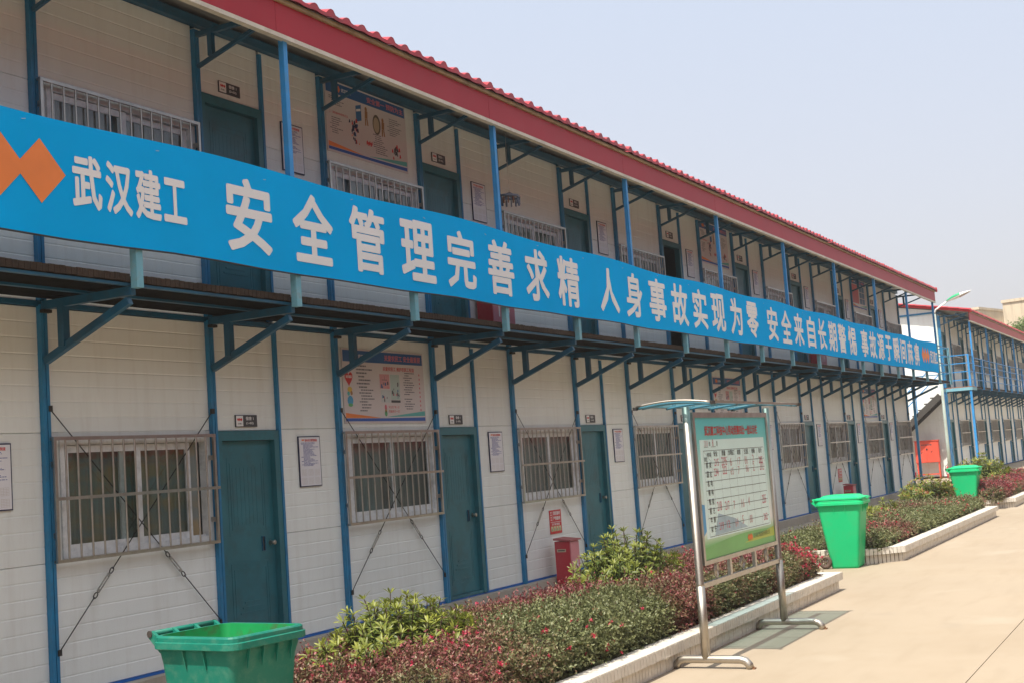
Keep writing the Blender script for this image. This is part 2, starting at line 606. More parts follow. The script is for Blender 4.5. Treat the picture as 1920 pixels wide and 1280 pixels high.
def text_mesh(body, m, w, h, bold=0.0, fit=True, align='L', depth=0.0):
    """flat lettering in the XZ plane facing -Y, its lower left corner at 0,0 and scaled to w x h"""
    key = ('txt', body, m.name, round(w, 4), round(h, 4), bold)
    if key in CACHE:
        return CACHE[key]
    cu = bpy.data.curves.new('lettering', 'FONT')
    cu.body = body
    cu.resolution_u = 2
    ob = bpy.data.objects.new('lettering', cu)
    me = bpy.data.meshes.new_from_object(ob)
    bpy.data.objects.remove(ob)
    bpy.data.curves.remove(cu)
    n = len(me.vertices)
    co = np.zeros(n * 3, 'f')
    me.vertices.foreach_get('co', co)
    co = co.reshape(-1, 3)
    lo, hi = co.min(0), co.max(0)
    ex = np.maximum(hi - lo, 1e-6)
    # bold strokes: the thin glyph printed over itself a few times, each pass a hair in front
    nf = len(me.polygons)
    faces = [tuple(p.vertices) for p in me.polygons]
    bpy.data.meshes.remove(me)
    k = 0 if bold <= 0.004 else (4 if h < 0.2 else 12)
    offs = [(0.0, 0.0)] + [(bold * math.cos(2 * math.pi * (q + .5) / k), bold * math.sin(2 * math.pi * (q + .5) / k)) for q in range(k)]
    V, Fc = [], []
    for q, (dx, dy) in enumerate(offs):
        out = np.zeros_like(co)
        out[:, 0] = (co[:, 0] + dx - lo[0] + bold) / (ex[0] + 2 * bold) * w
        out[:, 2] = (co[:, 1] + dy - lo[1] + bold) / (ex[1] + 2 * bold) * h
        out[:, 1] = -0.00008 * q
        V += [tuple(c) for c in out.tolist()]
        Fc += [tuple(v + q * n for v in f) for f in faces]
    me = bpy.data.meshes.new('lettering')
    me.from_pydata(V, [], Fc)
    me.materials.append(m)
    me.update()
    CACHE[key] = me
    return me


def fast_mesh(name, verts, faces, m, tint=None, n=4):
    """numpy arrays to a mesh; faces (k,n)"""
    me = bpy.data.meshes.new(name)
    nv, nf = len(verts), len(faces)
    me.vertices.add(nv)
    me.vertices.foreach_set('co', np.ascontiguousarray(verts, 'f').ravel())
    me.loops.add(nf * n)
    me.loops.foreach_set('vertex_index', np.ascontiguousarray(faces, 'i').ravel())
    me.polygons.add(nf)
    me.polygons.foreach_set('loop_start', np.arange(0, nf * n, n, dtype='i'))
    me.materials.append(m)
    if tint is not None:
        a = me.color_attributes.new('tint', 'FLOAT_COLOR', 'POINT')
        c = np.ones((nv, 4), 'f')
        c[:, :3] = tint
        a.data.foreach_set('color', c.ravel())
    me.update(calc_edges=True)
    return me


# ------------------------------------------------------------------ the ground
def pavement():
    me = MB().box(-120, 160, -110, 60, -0.62, -0.42).mesh('ground', M_EARTH)
    struct('ground', me)
    big = MB().quad((-900, -900, -0.64), (900, -900, -0.64), (900, 900, -0.64), (-900, 900, -0.64)).mesh('terrain', M_EARTH)
    struct('terrain', big)
    # two strips of slabs meeting at the long joint, cut across every twelve metres or so
    xs = [-30, -14.2, 2.0 - 20 + 20.6, 24.5, 36.2, 48, 75]
    xs = [-30, -15.3, 36.4, 75]
    rows = [(-5.789, 0.4), (-9.9, -5.797), (-26, -9.908)]
    for y in (-5.793, -9.904):
        struct('joint_filler', MB().box(-30, 75, y - 0.0035, y + 0.0035, -0.47, ZG - 0.006).mesh('joint_filler', mat('joint_sand', (0.24, 0.19, 0.135), 0.95, var=.3, vs=3)))
    for y0, y1 in rows:
        for a, b in zip(xs, xs[1:]):
            struct('pavement', MB().box(a + 0.006, b - 0.006, y0, y1, -0.47, ZG).mesh('pavement', M_PAVE))


pavement()


# raised walk along the foot of the wall, plinth included
def walk():
    me = MB().box(-7.6, 32.6, -1.13, -0.122, -0.46, -0.16).mesh('footpath', M_CONC)
    struct('footpath', me)
    me = MB().box(-7.6, 31.1, -0.12, 5.6, -0.46, -0.022).mesh('plinth', M_CONC)
    struct('plinth', me)
    # kerb between walk and beds
    struct('path_kerb', MB().box(-1.0, 23.2, -1.25, -1.132, -0.46, -0.135).mesh('path_kerb', M_COPING))
    # higher yard between the two buildings
    struct('alley_paving', MB().box(31.3, 75, -1.55, 12, -0.46, -0.05).mesh('alley_paving', M_PAVE))


walk()


# ------------------------------------------------------------------ the prefab buildings
def panel_mesh(w, h, x0=0.0):
    """ribbed sandwich panel: seven shallow grooves, square edges, 50 mm thick"""
    def mk():
        m = MB()
        prof = []      # (y,z) from bottom to top, front face
        nrib = max(1, round(h / 0.1187))
        pitch = h / nrib
        prof.append((0.004, 0.0015))
        prof.append((0.0, 0.005))
        for k in range(1, nrib):
            z = k * pitch
            prof += [(0.0, z - 0.008), (0.0023, z - 0.002), (0.0018, z + 0.004), (0.0, z + 0.008)]
        prof.append((0.0, h - 0.005))
        prof.append((0.004, h - 0.0015))
        poly = prof + [(0.05, h - 0.0015), (0.05, 0.0015)]
        n = len(poly)
        for x in (0.0015, w - 0.0015):
            for y, z in poly:
                m.v.append((x, y, z))
        for i in range(n):
            j = (i + 1) % n
            m.face((i, n + i, n + j, j))
        m.face([i for i in range(n)])
        m.face([n + i for i in reversed(range(n))])
        return m.mesh('wall_panel', M_PANEL)
    return cached(('panel', round(w, 3), round(h, 3)), mk)


def column_mesh(h):
    def mk():
        m = MB()
        m.box(-0.031, -0.004, -0.042, 0.052, 0, h)
        m.box(0.004, 0.031, -0.042, 0.052, 0, h)
        m.box(-0.004, 0.004, -0.030, 0.052, 0, h)
        return m.mesh('column', M_BLUE)
    return cached(('column', h), mk)


def window_parts():
    d = {}
    x0, x1, z0, z1 = 0.0, 1.61, 0.0, 0.875
    m = MB()
    m.box(x0, x1, -0.014, 0.05, z0, z0 + 0.045).box(x0, x1, -0.014, 0.05, z1 - 0.04, z1)
    m.box(x0, x0 + 0.04, -0.014, 0.05, z0 + 0.045, z1 - 0.04).box(x1 - 0.04, x1, -0.014, 0.05, z0 + 0.045, z1 - 0.04)
    m.box(x0 + 0.04, x1 - 0.04, 0.018, 0.021, z0 + 0.045, z0 + 0.058)
    d['window'] = m.mesh('window', M_PVC)
    W, H = 0.80, z1 - z0 - 0.09
    m = MB()
    s = 0.052
    m.box(0, W, 0, 0.018, 0, s).box(0, W, 0, 0.018, H - s, H)
    m.box(0, s, 0, 0.018, s, H - s).box(W - s, W, 0, 0.018, s, H - s)
    d['sash'] = m.mesh('sash', M_PVC)
    d['pane'] = MB().box(s, W - s, 0.007, 0.011, s, H - s).mesh('pane', M_GLASS)
    for i, cm in enumerate(CURTAINS + [CURTAIN_BROWN]):
        m = MB()
        n = 60
        m.sm = True
        for k in range(n + 1):
            x = k / n * 1.64 - 0.015
            y = 0.080 + 0.014 * math.sin(k * 1.15 + i) + 0.010 * math.sin(k * 0.47 + 2 * i)
            m.v += [(x, y, -0.02), (x, y, 0.93)]
        for k in range(n):
            a = 2 * k
            m.face((a, a + 2, a + 3, a + 1))
        d['curtain%d' % i] = m.mesh('curtain', cm)
    # guard of stainless bars
    m = MB()
    gx0, gx1, gz0, gz1, gy = 0.01, 1.765, 0.945, 1.865, -0.075
    m.box(gx0, gx1, gy - 0.012, gy + 0.012, gz1 - 0.026, gz1)
    m.box(gx0, gx1, gy - 0.012, gy + 0.012, gz0, gz0 + 0.024)
    zm = 0.5 * (gz0 + gz1) + 0.005
    m.box(gx0 - 0.012, gx1 + 0.012, gy - 0.030, gy - 0.013, zm - 0.012, zm + 0.012)
    for gx in (gx0, gx1 - 0.026):
        m.box(gx, gx + 0.026, gy - 0.010, gy + 0.010, gz0 + 0.024, gz1 - 0.026)
        for z in (gz0 + 0.2, gz1 - 0.2):
            m.box(gx + 0.004, gx + 0.022, gy + 0.011, -0.001, z - 0.02, z + 0.02)
        m.box(gx + 0.002, gx + 0.024, gy + 0.013, -0.006, gz1 - 0.022, gz1 - 0.002)
        m.box(gx + 0.002, gx + 0.024, gy + 0.013, -0.006, gz0 + 0.002, gz0 + 0.022)
    d['guard'] = m.mesh('window_guard', M_STEEL)
    d['bar'] = MB().tube([(0, gy, gz0 + 0.022), (0, gy, gz1 - 0.024)], 0.0082, 6, caps=False).mesh('bar', M_STEEL)
    m = MB()
    for k in range(14):
        m.tube([(gx0 + 0.117 * (k + 1), gy, gz0 + 0.022), (gx0 + 0.117 * (k + 1), gy, gz1 - 0.024)], 0.0082, 4, caps=False)
    d['bars'] = m.mesh('bars', M_STEEL)
    d['bar_x'] = [gx0 + 0.117 * (k + 1) for k in range(14)]
    # bracing rods with turnbuckles
    for side in (0, 1):
        a, b = ((0.03, -0.034, 2.075), (1.80, -0.028, 0.285)) if side == 0 else ((1.79, -0.043, 2.06), (0.03, -0.037, 0.305))
        a, b = Vector(a), Vector(b)
        t0, t1 = (0.66, 0.745) if side == 0 else (0.70, 0.785)
        P = lambda t: a.lerp(b, t)
        m = MB()
        m.tube([P(0), P(t0 - 0.012)], 0.0042, 6)
        m.tube([P(t1 + 0.012), P(1)], 0.0042, 6)
        dirn = (b - a).normalized()
        sd = Vector((dirn.z, 0, -dirn.x))
        for t in (t0 - 0.006, t1 + 0.006):
            c = P(t)
            m.tube([c + dirn * (0.028 * math.cos(u)) + sd * (0.016 * math.sin(u)) for u in [k * math.pi / 4 for k in range(8)]], 0.0045, 5,
                   closed=True)
        for e in (a, b):
            m.box(e.x - 0.018, e.x + 0.018, e.y - 0.012, e.y + 0.012, e.z - 0.022, e.z + 0.022)
        d['rod%d' % side] = m.mesh('bracing_rod', M_BLACK)
        m = MB()
        for sgn in (-1, 1):
            m.beam(P(t0 + 0.012) + sd * (0.011 * sgn), P(t1 - 0.012) + sd * (0.011 * sgn), 0.006, 0.008, (0, 1, 0))
        for t in (t0 + 0.012, t1 - 0.012):
            m.beam(P(t) - dirn * 0.012, P(t) + dirn * 0.012, 0.026, 0.010, (0, 1, 0))
        d['buckle%d' % side] = m.mesh('turnbuckle', M_GALV)
    return d


def door_parts():
    d = {}
    x0, x1, H = 0.033, 0.869, 1.89
    m = MB()
    m.box(x0, x0 + 0.055, -0.03, 0.06, 0, H).box(x1 - 0.07, x1 - 0.002, -0.03, 0.06, 0, H)
    m.box(x0 + 0.055, x1 - 0.07, -0.03, 0.06, H - 0.085, H)
    m.box(x0 + 0.055, x1 - 0.07, -0.02, 0.06, 0, 0.03)
    d['frame'] = m.mesh('door_frame', M_TEAL)
    lx0, lx1, lz0, lz1 = x0 + 0.058, x1 - 0.073, 0.034, H - 0.09
    m = MB()
    m.box(lx0, lx1, 0.022, 0.055, lz0, lz1)

    def ridge(a, b, z0, z1, w=0.018):
        y0, y1 = 0.0195, 0.0215
        m.box(a, b, y0, y1, z0, z0 + w).box(a, b, y0, y1, z1 - w, z1)
        m.box(a, a + w, y0, y1, z0 + w, z1 - w).box(b - w, b, y0, y1, z0 + w, z1 - w)
    cx = (lx0 + lx1) / 2
    ridge(lx0 + 0.10, lx1 - 0.10, 0.14, 0.74)
    ridge(lx0 + 0.135, lx1 - 0.135, 0.19, 0.69, 0.012)
    m.box(cx - 0.16, cx + 0.16, 0.018, 0.0215, 0.30, 0.315).box(cx - 0.13, cx + 0.13, 0.018, 0.0215, 0.345, 0.36)
    m.box(cx - 0.10, cx + 0.10, 0.018, 0.0215, 0.39, 0.405)
    ridge(lx0 + 0.10, lx1 - 0.10, 0.98, 1.66)
    ridge(lx0 + 0.135, lx1 - 0.135, 1.03, 1.61, 0.012)
    for k in range(7):
        x = lx0 + 0.165 + k * 0.052
        m.box(x, x + 0.012, 0.0205, 0.0215, 1.07, 1.57)
    d['door'] = m.mesh('door', M_TEAL)
    m = MB()
    m.tube([(lx1 - 0.065, 0.022, 0.885), (lx1 - 0.065, -0.006, 0.885), (lx1 - 0.065, -0.028, 0.885)], [0.026, 0.012, 0.024], 10)
    m.tube([(lx1 - 0.065, -0.0285, 0.885), (lx1 - 0.065, -0.033, 0.885)], [0.024, 0.012], 10)
    d['knob'] = m.mesh('door_knob', M_STEEL_T)
    m = MB().use(M_BEAM)
    m.box(lx1 - 0.185, lx1 - 0.180, 0.010, 0.0215, 0.82, 0.95).box(lx1 - 0.150, lx1 - 0.145, 0.010, 0.0215, 0.82, 0.95)
    m.box(lx1 - 0.180, lx1 - 0.150, 0.010, 0.0215, 0.82, 0.825).box(lx1 - 0.180, lx1 - 0.150, 0.010, 0.0215, 0.945, 0.95)
    m.use(M_BLACK).box(lx1 - 0.180, lx1 - 0.150, 0.0185, 0.0216, 0.825, 0.945)
    d['pull'] = m.mesh('pull_recess', None)
    return d


def lower_bracket_mesh():
    m = MB()
    m.use(M_BEAM)
    m.box(-0.024, 0.024, -0.935, -0.043, 2.800, 2.862)                    # beam under the deck
    m.beam((0, -0.90, 2.765), (0, -0.048, 2.425), 0.044, 0.054)            # diagonal
    m.box(-0.030, 0.030, -0.270, -0.210, 2.512, 2.799)                     # short upright
    m.use(M_BLACK)
    m.box(-0.04, 0.04, -0.085, -0.045, 2.775, 2.799)
    return m.mesh('deck_bracket', None)


def upper_bracket_mesh():
    m = MB()
    m.box(-0.020, 0.020, -0.93, -0.043, 5.352, 5.395)
    m.beam((0, -0.86, 5.335), (0, -0.046, 5.085), 0.030, 0.032)
    m.box(-0.024, 0.024, -0.228, -0.18, 5.150, 5.351)
    return m.mesh('roof_bracket', M_BEAM)


def roof_sheet_mesh(depth_y, w=0.96, slope=0.19, n=4):
    """tile-profiled steel sheet, four ridges wide, stepped every 350 mm up the slope, front edge down-turned"""
    m = MB()
    xs, hs = [], []
    p = w / n
    for k in range(n):
        tall = 0.052 if k == n - 1 else 0.040
        for u, hh in ((0.0, 0.0), (0.28, 0.002), (0.46, 0.7), (0.60, 1.0), (0.74, 0.95), (0.88, 0.15)):
            xs.append((k + u) * p)
            hs.append(hh * tall)
    xs.append(w + 0.012)
    hs.append(0.004)
    xs, hs = xs, hs
    rows = []
    y = 0.0
    step = 0.35
    rows.append((0.0, -0.035, 0.25))
    rows.append((0.0, 0.0, 1))
    while y < depth_y - 0.01:
        y2 = min(y + step, depth_y)
        rows.append((y2 - 0.004, (y2) * slope - 0.0, 1))
        if y2 < depth_y - 0.01:
            rows.append((y2, y2 * slope + 0.018, 1))
        y = y2
    nx = len(xs)
    for yy, zz, k in rows:
        for x, h in zip(xs, hs):
            m.v.append((x, yy, zz + h * k))
    for r in range(len(rows) - 1):
        for i in range(nx - 1):
            a = r * nx + i
            m.face((a, a + 1, a + nx + 1, a + nx))
    return m.mesh('roof_sheet', M_ROOF)


WP = window_parts()
DP = door_parts()
LB = lower_bracket_mesh()
UB = upper_bracket_mesh()
RS = roof_sheet_mesh(3.95)


def make_building(label, X0, Y0, i0, i1, near, deck_x1, door_first=False):
    b = thing('prefab_building', label, 'building', (X0, Y0, 0))
    W0, W1 = i0 * B, i1 * B
    SL = 0.19
    rows_low = [(0.0, 0.95), (0.95, 0.95), (1.90, 0.925)]
    rows_up = [(2.87, 0.78), (3.65, 0.90), (4.55, 0.91)]
    for i in range(i0, i1 + 1):
        put('column', column_mesh(2.86), b, (i * B, 0, -0.02))
        put('column', column_mesh(2.55), b, (i * B, 0, 2.872))
        put('deck_bracket', LB, b, (i * B, 0, 0))
        put('roof_bracket', UB, b, (i * B, 0, 0))
    mull = cached('mullion', lambda: MB().box(-0.015, 0.015, -0.036, 0.05, 0, 2.80).mesh('mullion', M_BLUE))
    mull2 = cached('mullion2', lambda: MB().box(-0.015, 0.015, -0.036, 0.05, 0, 2.53).mesh('mullion', M_BLUE))
    for i in range(i0, i1):
        x = i * B
        is_door = (i % 2 == 1) != door_first
        for lev in (0, 1):
            rows = rows_up if lev else rows_low
            if not is_door:
                dz = 2.70 if lev else 0.0
                zz = rows[0]
                for k in (0, 2):
                    put('wall_panel', panel_mesh(B - 0.064, rows[k][1]), b, (x + 0.032, 0, rows[k][0]))
                put('wall_panel', cached(('fill', lev), lambda: MB().box(0, 0.097, 0, 0.05, 0.002, rows[1][1] - 0.002).mesh('wall_panel', M_PANEL)), b,
                    (x + 0.032, 0, rows[1][0]))
                put('wall_panel', cached(('fill2', lev), lambda: MB().box(0, 0.045, 0, 0.05, 0.002, rows[1][1] - 0.002).mesh('wall_panel', M_PANEL)), b,
                    (x + 1.743, 0, rows[1][0]))
                wz = 0.97 + dz
                put('wall_panel', cached(('head', lev), lambda: MB().box(0, 1.61, 0.001, 0.05, 1.8465, rows[1][0] - (2.70 if lev else 0) + rows[1][1] + 0.001).mesh('wall_panel', M_PANEL)), b,
                    (x + 0.131, 0, dz))
                put('sill', cached(('sill',), lambda: MB().box(0, 1.61, -0.004, 0.05, 0.952, 0.9685).mesh('sill', M_PVC)), b, (x + 0.131, 0, dz))
                w = put('window', WP['window'], b, (x + 0.131, 0, wz))
                shift = 0.0
                if near and i == 0 and lev == 0:
                    shift = -0.15
                put('sash', WP['sash'], w, (0.035, 0.0005, 0.045))
                put('sash', WP['sash'], w, (1.61 - 0.835 + shift, 0.0225, 0.045))
                put('pane', WP['pane'], w, (0.035, 0.0005, 0.045))
                put('pane', WP['pane'], w, (1.61 - 0.835 + shift, 0.0225, 0.045))
                ci = (i * 7 + lev * 3) % 4
                if near and i == 0 and lev == 0:
                    ci = 2
                elif ci == 2:
                    ci = 1
                if not near and lev == 0:
                    ci = 4
                put('curtain', WP['curtain%d' % ci], w)
                g = put('window_guard', WP['guard'], b, (x, 0, dz))
                if near:
                    for bx in WP['bar_x']:
                        put('bar', WP['bar'], g, (bx, 0, 0))
                else:
                    put('bars', WP['bars'], g)
                if near and lev == 0:
                    for s in (0, 1):
                        r = put('bracing_rod', WP['rod%d' % s], b, (x, 0, 0 if lev == 0 else 2.75))
                        put('turnbuckle', WP['buckle%d' % s], r)
            else:
                dz = 2.985 if lev else 0.0
                put('mullion', mull2 if lev else mull, b, (x + 0.885, 0, 2.89 if lev else 0.0))
                for k in range(3):
                    put('wall_panel', panel_mesh(B - 0.90 - 0.032, rows[k][1]), b, (x + 0.90, 0, rows[k][0]))
                z0 = 1.892 + dz
                top = 5.46 if lev else 2.825
                put('wall_panel', panel_mesh(0.838, top - z0), b, (x + 0.0315, 0, z0))
                open_door = near and lev == 1 and i == 7
                d = put('door', DP['door'], b, (x, 0, dz))
                if open_door:
                    d.location = (x + 0.105, 0.06, dz)
                    d.rotation_euler = (0, 0, math.radians(82))
                put('door_frame', DP['frame'], b if open_door else d, (x, 0, dz) if open_door else (0, 0, 0))
                put('door_knob', DP['knob'], d)
                put('pull_recess', DP['pull'], d)
    L = W1 - W0
    # rails and beams running the whole length
    put('base_rail', MB().box(W0, W1, -0.012, 0.05, -0.021, -0.001).mesh('base_rail', mat('bright_blue_base', (0.01, 0.13, 0.48), 0.45)), b)
    put('ring_beam', MB().box(W0, W1, -0.02, 0.05, 2.828, 2.868).mesh('ring_beam', M_BEAM), b)
    put('eaves_beam', MB().box(W0, W1, -0.056, 0.05, 5.462, 5.545).mesh('eaves_beam', M_BEAM), b)
    put('eaves_beam', MB().box(W0, W1, -0.60, -0.55, 5.398, 5.45).mesh('eaves_beam', M_BEAM), b)
    # walkway deck: boards per bay
    brd = cached('deck_board', lambda: MB().box(0.004, B - 0.004, 0, 0.165, 2.885, 2.94).mesh('deck_board', M_DECK))

    def edge():
        m = MB()
        n = 36
        for k in range(n):
            a = 0.03 + (B - 0.06) * k / n
            c = 0.03 + (B - 0.06) * (k + 1) / n
            e = random.uniform(-0.003, 0.003)
            m.box(a, c - 0.003, 0, 0.022, 2.893 + e, 2.946 + random.uniform(-0.003, 0.003))
        m.box(0.03, B - 0.03, 0.0225, 0.03, 2.897, 2.94)
        return m.mesh('edge_board', M_DECKEDGE)
    edg = cached('edge_board', edge)
    nb = math.ceil((deck_x1 - W0) / B - 1e-6)
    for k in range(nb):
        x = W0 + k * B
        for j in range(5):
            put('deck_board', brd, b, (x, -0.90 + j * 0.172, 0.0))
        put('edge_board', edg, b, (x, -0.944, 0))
    jo = cached(('joist', nb), lambda: MB().use(M_BEAM).box(W0, W0 + nb * B, -0.93, -0.89, 2.866, 2.884).box(W0, W0 + nb * B, -0.50, -0.46, 2.866, 2.884)
                .mesh('joist', None))
    put('joist', jo, b)
    rp = cached('rail_post', lambda: MB().box(-0.032, 0.032, -0.03, 0.03, 2.845, 3.92).mesh('rail_post', M_BLUE_OLD))
    rp2 = cached('rail_post2', lambda: MB().box(-0.028, 0.028, -0.03, 0.03, 2.845, 3.92).mesh('rail_post', M_BLUE_BR))
    up = cached('roof_post', lambda: MB().box(-0.026, 0.026, -0.026, 0.026, 3.921, 5.115).mesh('roof_post', M_BLUE_BR))
    for i in range(i0, i0 + nb + 1):
        put('rail_post', rp if near else rp2, b, (i * B if i < i0 + nb else W0 + nb * B - 0.03, -0.978, 0))
        if (i % 2 == 1) == near:
            if i <= i1 + 1:
                put('roof_post', up, b, (i * B, -0.978, 0))
    for z in (3.16, 3.42, 3.66, 3.90):
        put('rail', MB().box(W0, W0 + nb * B, -1.0 + 0.010, -1.0 + 0.034, z - 0.012, z + 0.012).mesh('rail', M_BLUE_BR if not near else M_BLUE), b, (0, 0.0, 0))
    # roof
    rx0, rx1 = W0 - 0.15, W1 + 0.22
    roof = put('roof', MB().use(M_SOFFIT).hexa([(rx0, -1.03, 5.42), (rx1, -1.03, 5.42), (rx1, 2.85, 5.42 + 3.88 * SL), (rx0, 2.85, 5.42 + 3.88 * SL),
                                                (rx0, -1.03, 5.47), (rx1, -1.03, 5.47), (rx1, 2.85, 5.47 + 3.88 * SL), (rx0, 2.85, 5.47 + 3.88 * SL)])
               .use(M_ROOF).hexa([(rx0, 2.852, 5.42 + 3.88 * SL), (rx1, 2.852, 5.42 + 3.88 * SL), (rx1, 6.7, 5.42), (rx0, 6.7, 5.42),
                                  (rx0, 2.852, 5.49 + 3.88 * SL), (rx1, 2.852, 5.49 + 3.88 * SL), (rx1, 6.7, 5.49), (rx0, 6.7, 5.49)]).mesh('roof', None), b)
    n = math.ceil((rx1 - rx0) / 0.96)
    off = rx0 - ((rx0 - 2.48) % 0.96)
    k = 0
    while off + k * 0.96 < rx1 - 0.3:
        put('roof_sheet', RS, roof, (off + k * 0.96, -1.10, 5.475 + random.uniform(-0.004, 0.004)))
        k += 1
    # fascia in lengths, cream edges above and below
    fl = 3.64
    xx = rx0
    while xx < rx1 - 0.05:
        e = min(xx + fl, rx1)
        fm = MB().box(xx + 0.002, e - 0.002, -1.035, -1.01, 5.138, 5.405).mesh('fascia', M_FASCIA)
        put('fascia', fm, b)
        xx = e
    put('fascia_trim', MB().box(rx0, rx1, -1.045, -0.985, 5.10, 5.136).mesh('fascia_trim', M_CREAM), b)
    put('gutter_trim', MB().box(rx0, rx1, -1.065, -1.01, 5.408, 5.438).mesh('gutter_trim', M_OCHRE), b)
    # red returns at the gable ends
    for gx in (rx0 - 0.02, rx1):
        m = MB()
        m.hexa([(gx, -1.11, 5.40), (gx + 0.02, -1.11, 5.40), (gx + 0.02, 2.85, 5.40 + 3.96 * SL), (gx, 2.85, 5.40 + 3.96 * SL),
                (gx, -1.11, 5.53), (gx + 0.02, -1.11, 5.53), (gx + 0.02, 2.85, 5.53 + 3.96 * SL), (gx, 2.85, 5.53 + 3.96 * SL)])
        m.hexa([(gx, 2.851, 5.40 + 3.96 * SL), (gx + 0.02, 2.851, 5.40 + 3.96 * SL), (gx + 0.02, 6.75, 5.40), (gx, 6.75, 5.40),
                (gx, 2.851, 5.53 + 3.96 * SL), (gx + 0.02, 2.851, 5.53 + 3.96 * SL), (gx + 0.02, 6.75, 5.53), (gx, 6.75, 5.53)])
        put('verge_trim', m.mesh('verge_trim', M_TRIM_RED), b)
    # gable walls, panel by panel
    def gable(gx, sgn):
        rows = [(0.0, 0.95), (0.95, 0.95), (1.9, 0.95), (2.85, 0.95), (3.8, 0.95), (4.75, 0.72)]
        for z, h in rows:
            for y0, y1 in ((0.055, 1.87), (1.87, 3.74), (3.74, 5.58)):
                o = put('wall_panel', panel_mesh(y1 - y0, h), b)
                o.location = (gx, y1 if sgn < 0 else y0, z)
                o.rotation_euler = (0, 0, math.radians(-90 if sgn < 0 else 90))
        xa, xb = (gx + 0.002, gx + 0.052) if sgn < 0 else (gx - 0.052, gx - 0.002)
        m = MB().prism([(0.06, 5.475), (5.58, 5.475), (5.58, 5.62), (2.85, 6.12), (0.06, 5.60)], 'x', xa, xb)
        put('gable_panel', m.mesh('gable_panel', M_PANEL), b)
        m = MB().box(xa - 0.03 if sgn < 0 else xa, xb if sgn < 0 else xb + 0.03, 0.056, 5.58, 5.50, 5.56)
        put('gable_rail', m.mesh('gable_rail', M_BLUE), b)
        for y in (1.87, 3.74):
            m = MB().box(gx - 0.012, gx + 0.012, y - 0.03, y + 0.03, 0, 5.47) if near else MB().box(gx - 0.012, gx, y - 0.006, y + 0.006, 0, 5.47)
            put('gable_seam', m.mesh('gable_seam', M_PANEL), b)
    gable(W0 - 0.045, -1)
    gable(W1 + 0.045, 1)
    put('back_wall', MB().box(W0, W1, 5.56, 5.62, 0, 5.5).mesh('back_wall', M_PANEL), b)
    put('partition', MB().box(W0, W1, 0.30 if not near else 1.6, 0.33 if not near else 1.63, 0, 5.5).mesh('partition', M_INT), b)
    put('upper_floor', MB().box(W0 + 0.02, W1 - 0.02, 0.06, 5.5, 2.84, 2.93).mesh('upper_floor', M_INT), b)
    return b


b1 = make_building('long two storey white prefab dormitory hung with a blue slogan banner', 0.0, 0.0, -3, 17, True, 32.75)
b2 = make_building('farther white prefab block with its sunlit gable and outdoor stair, beyond the alley', 39.0, 0.27, 0, 14, False, 25.4, True)
# column standing at the outer end of the near walkway, and end rails
put('column', MB().box(-0.035, 0.035, -0.035, 0.035, -0.16, 2.86).mesh('column', M_BLUE), b1, (32.05, 0.0, 0))
for z in (3.16, 3.42, 3.66, 3.90):
    put('rail', MB().box(-0.012, 0.012, -0.94, 0.0, z - 0.012, z + 0.012).mesh('rail', M_BLUE), b1, (32.72, 0, 0))


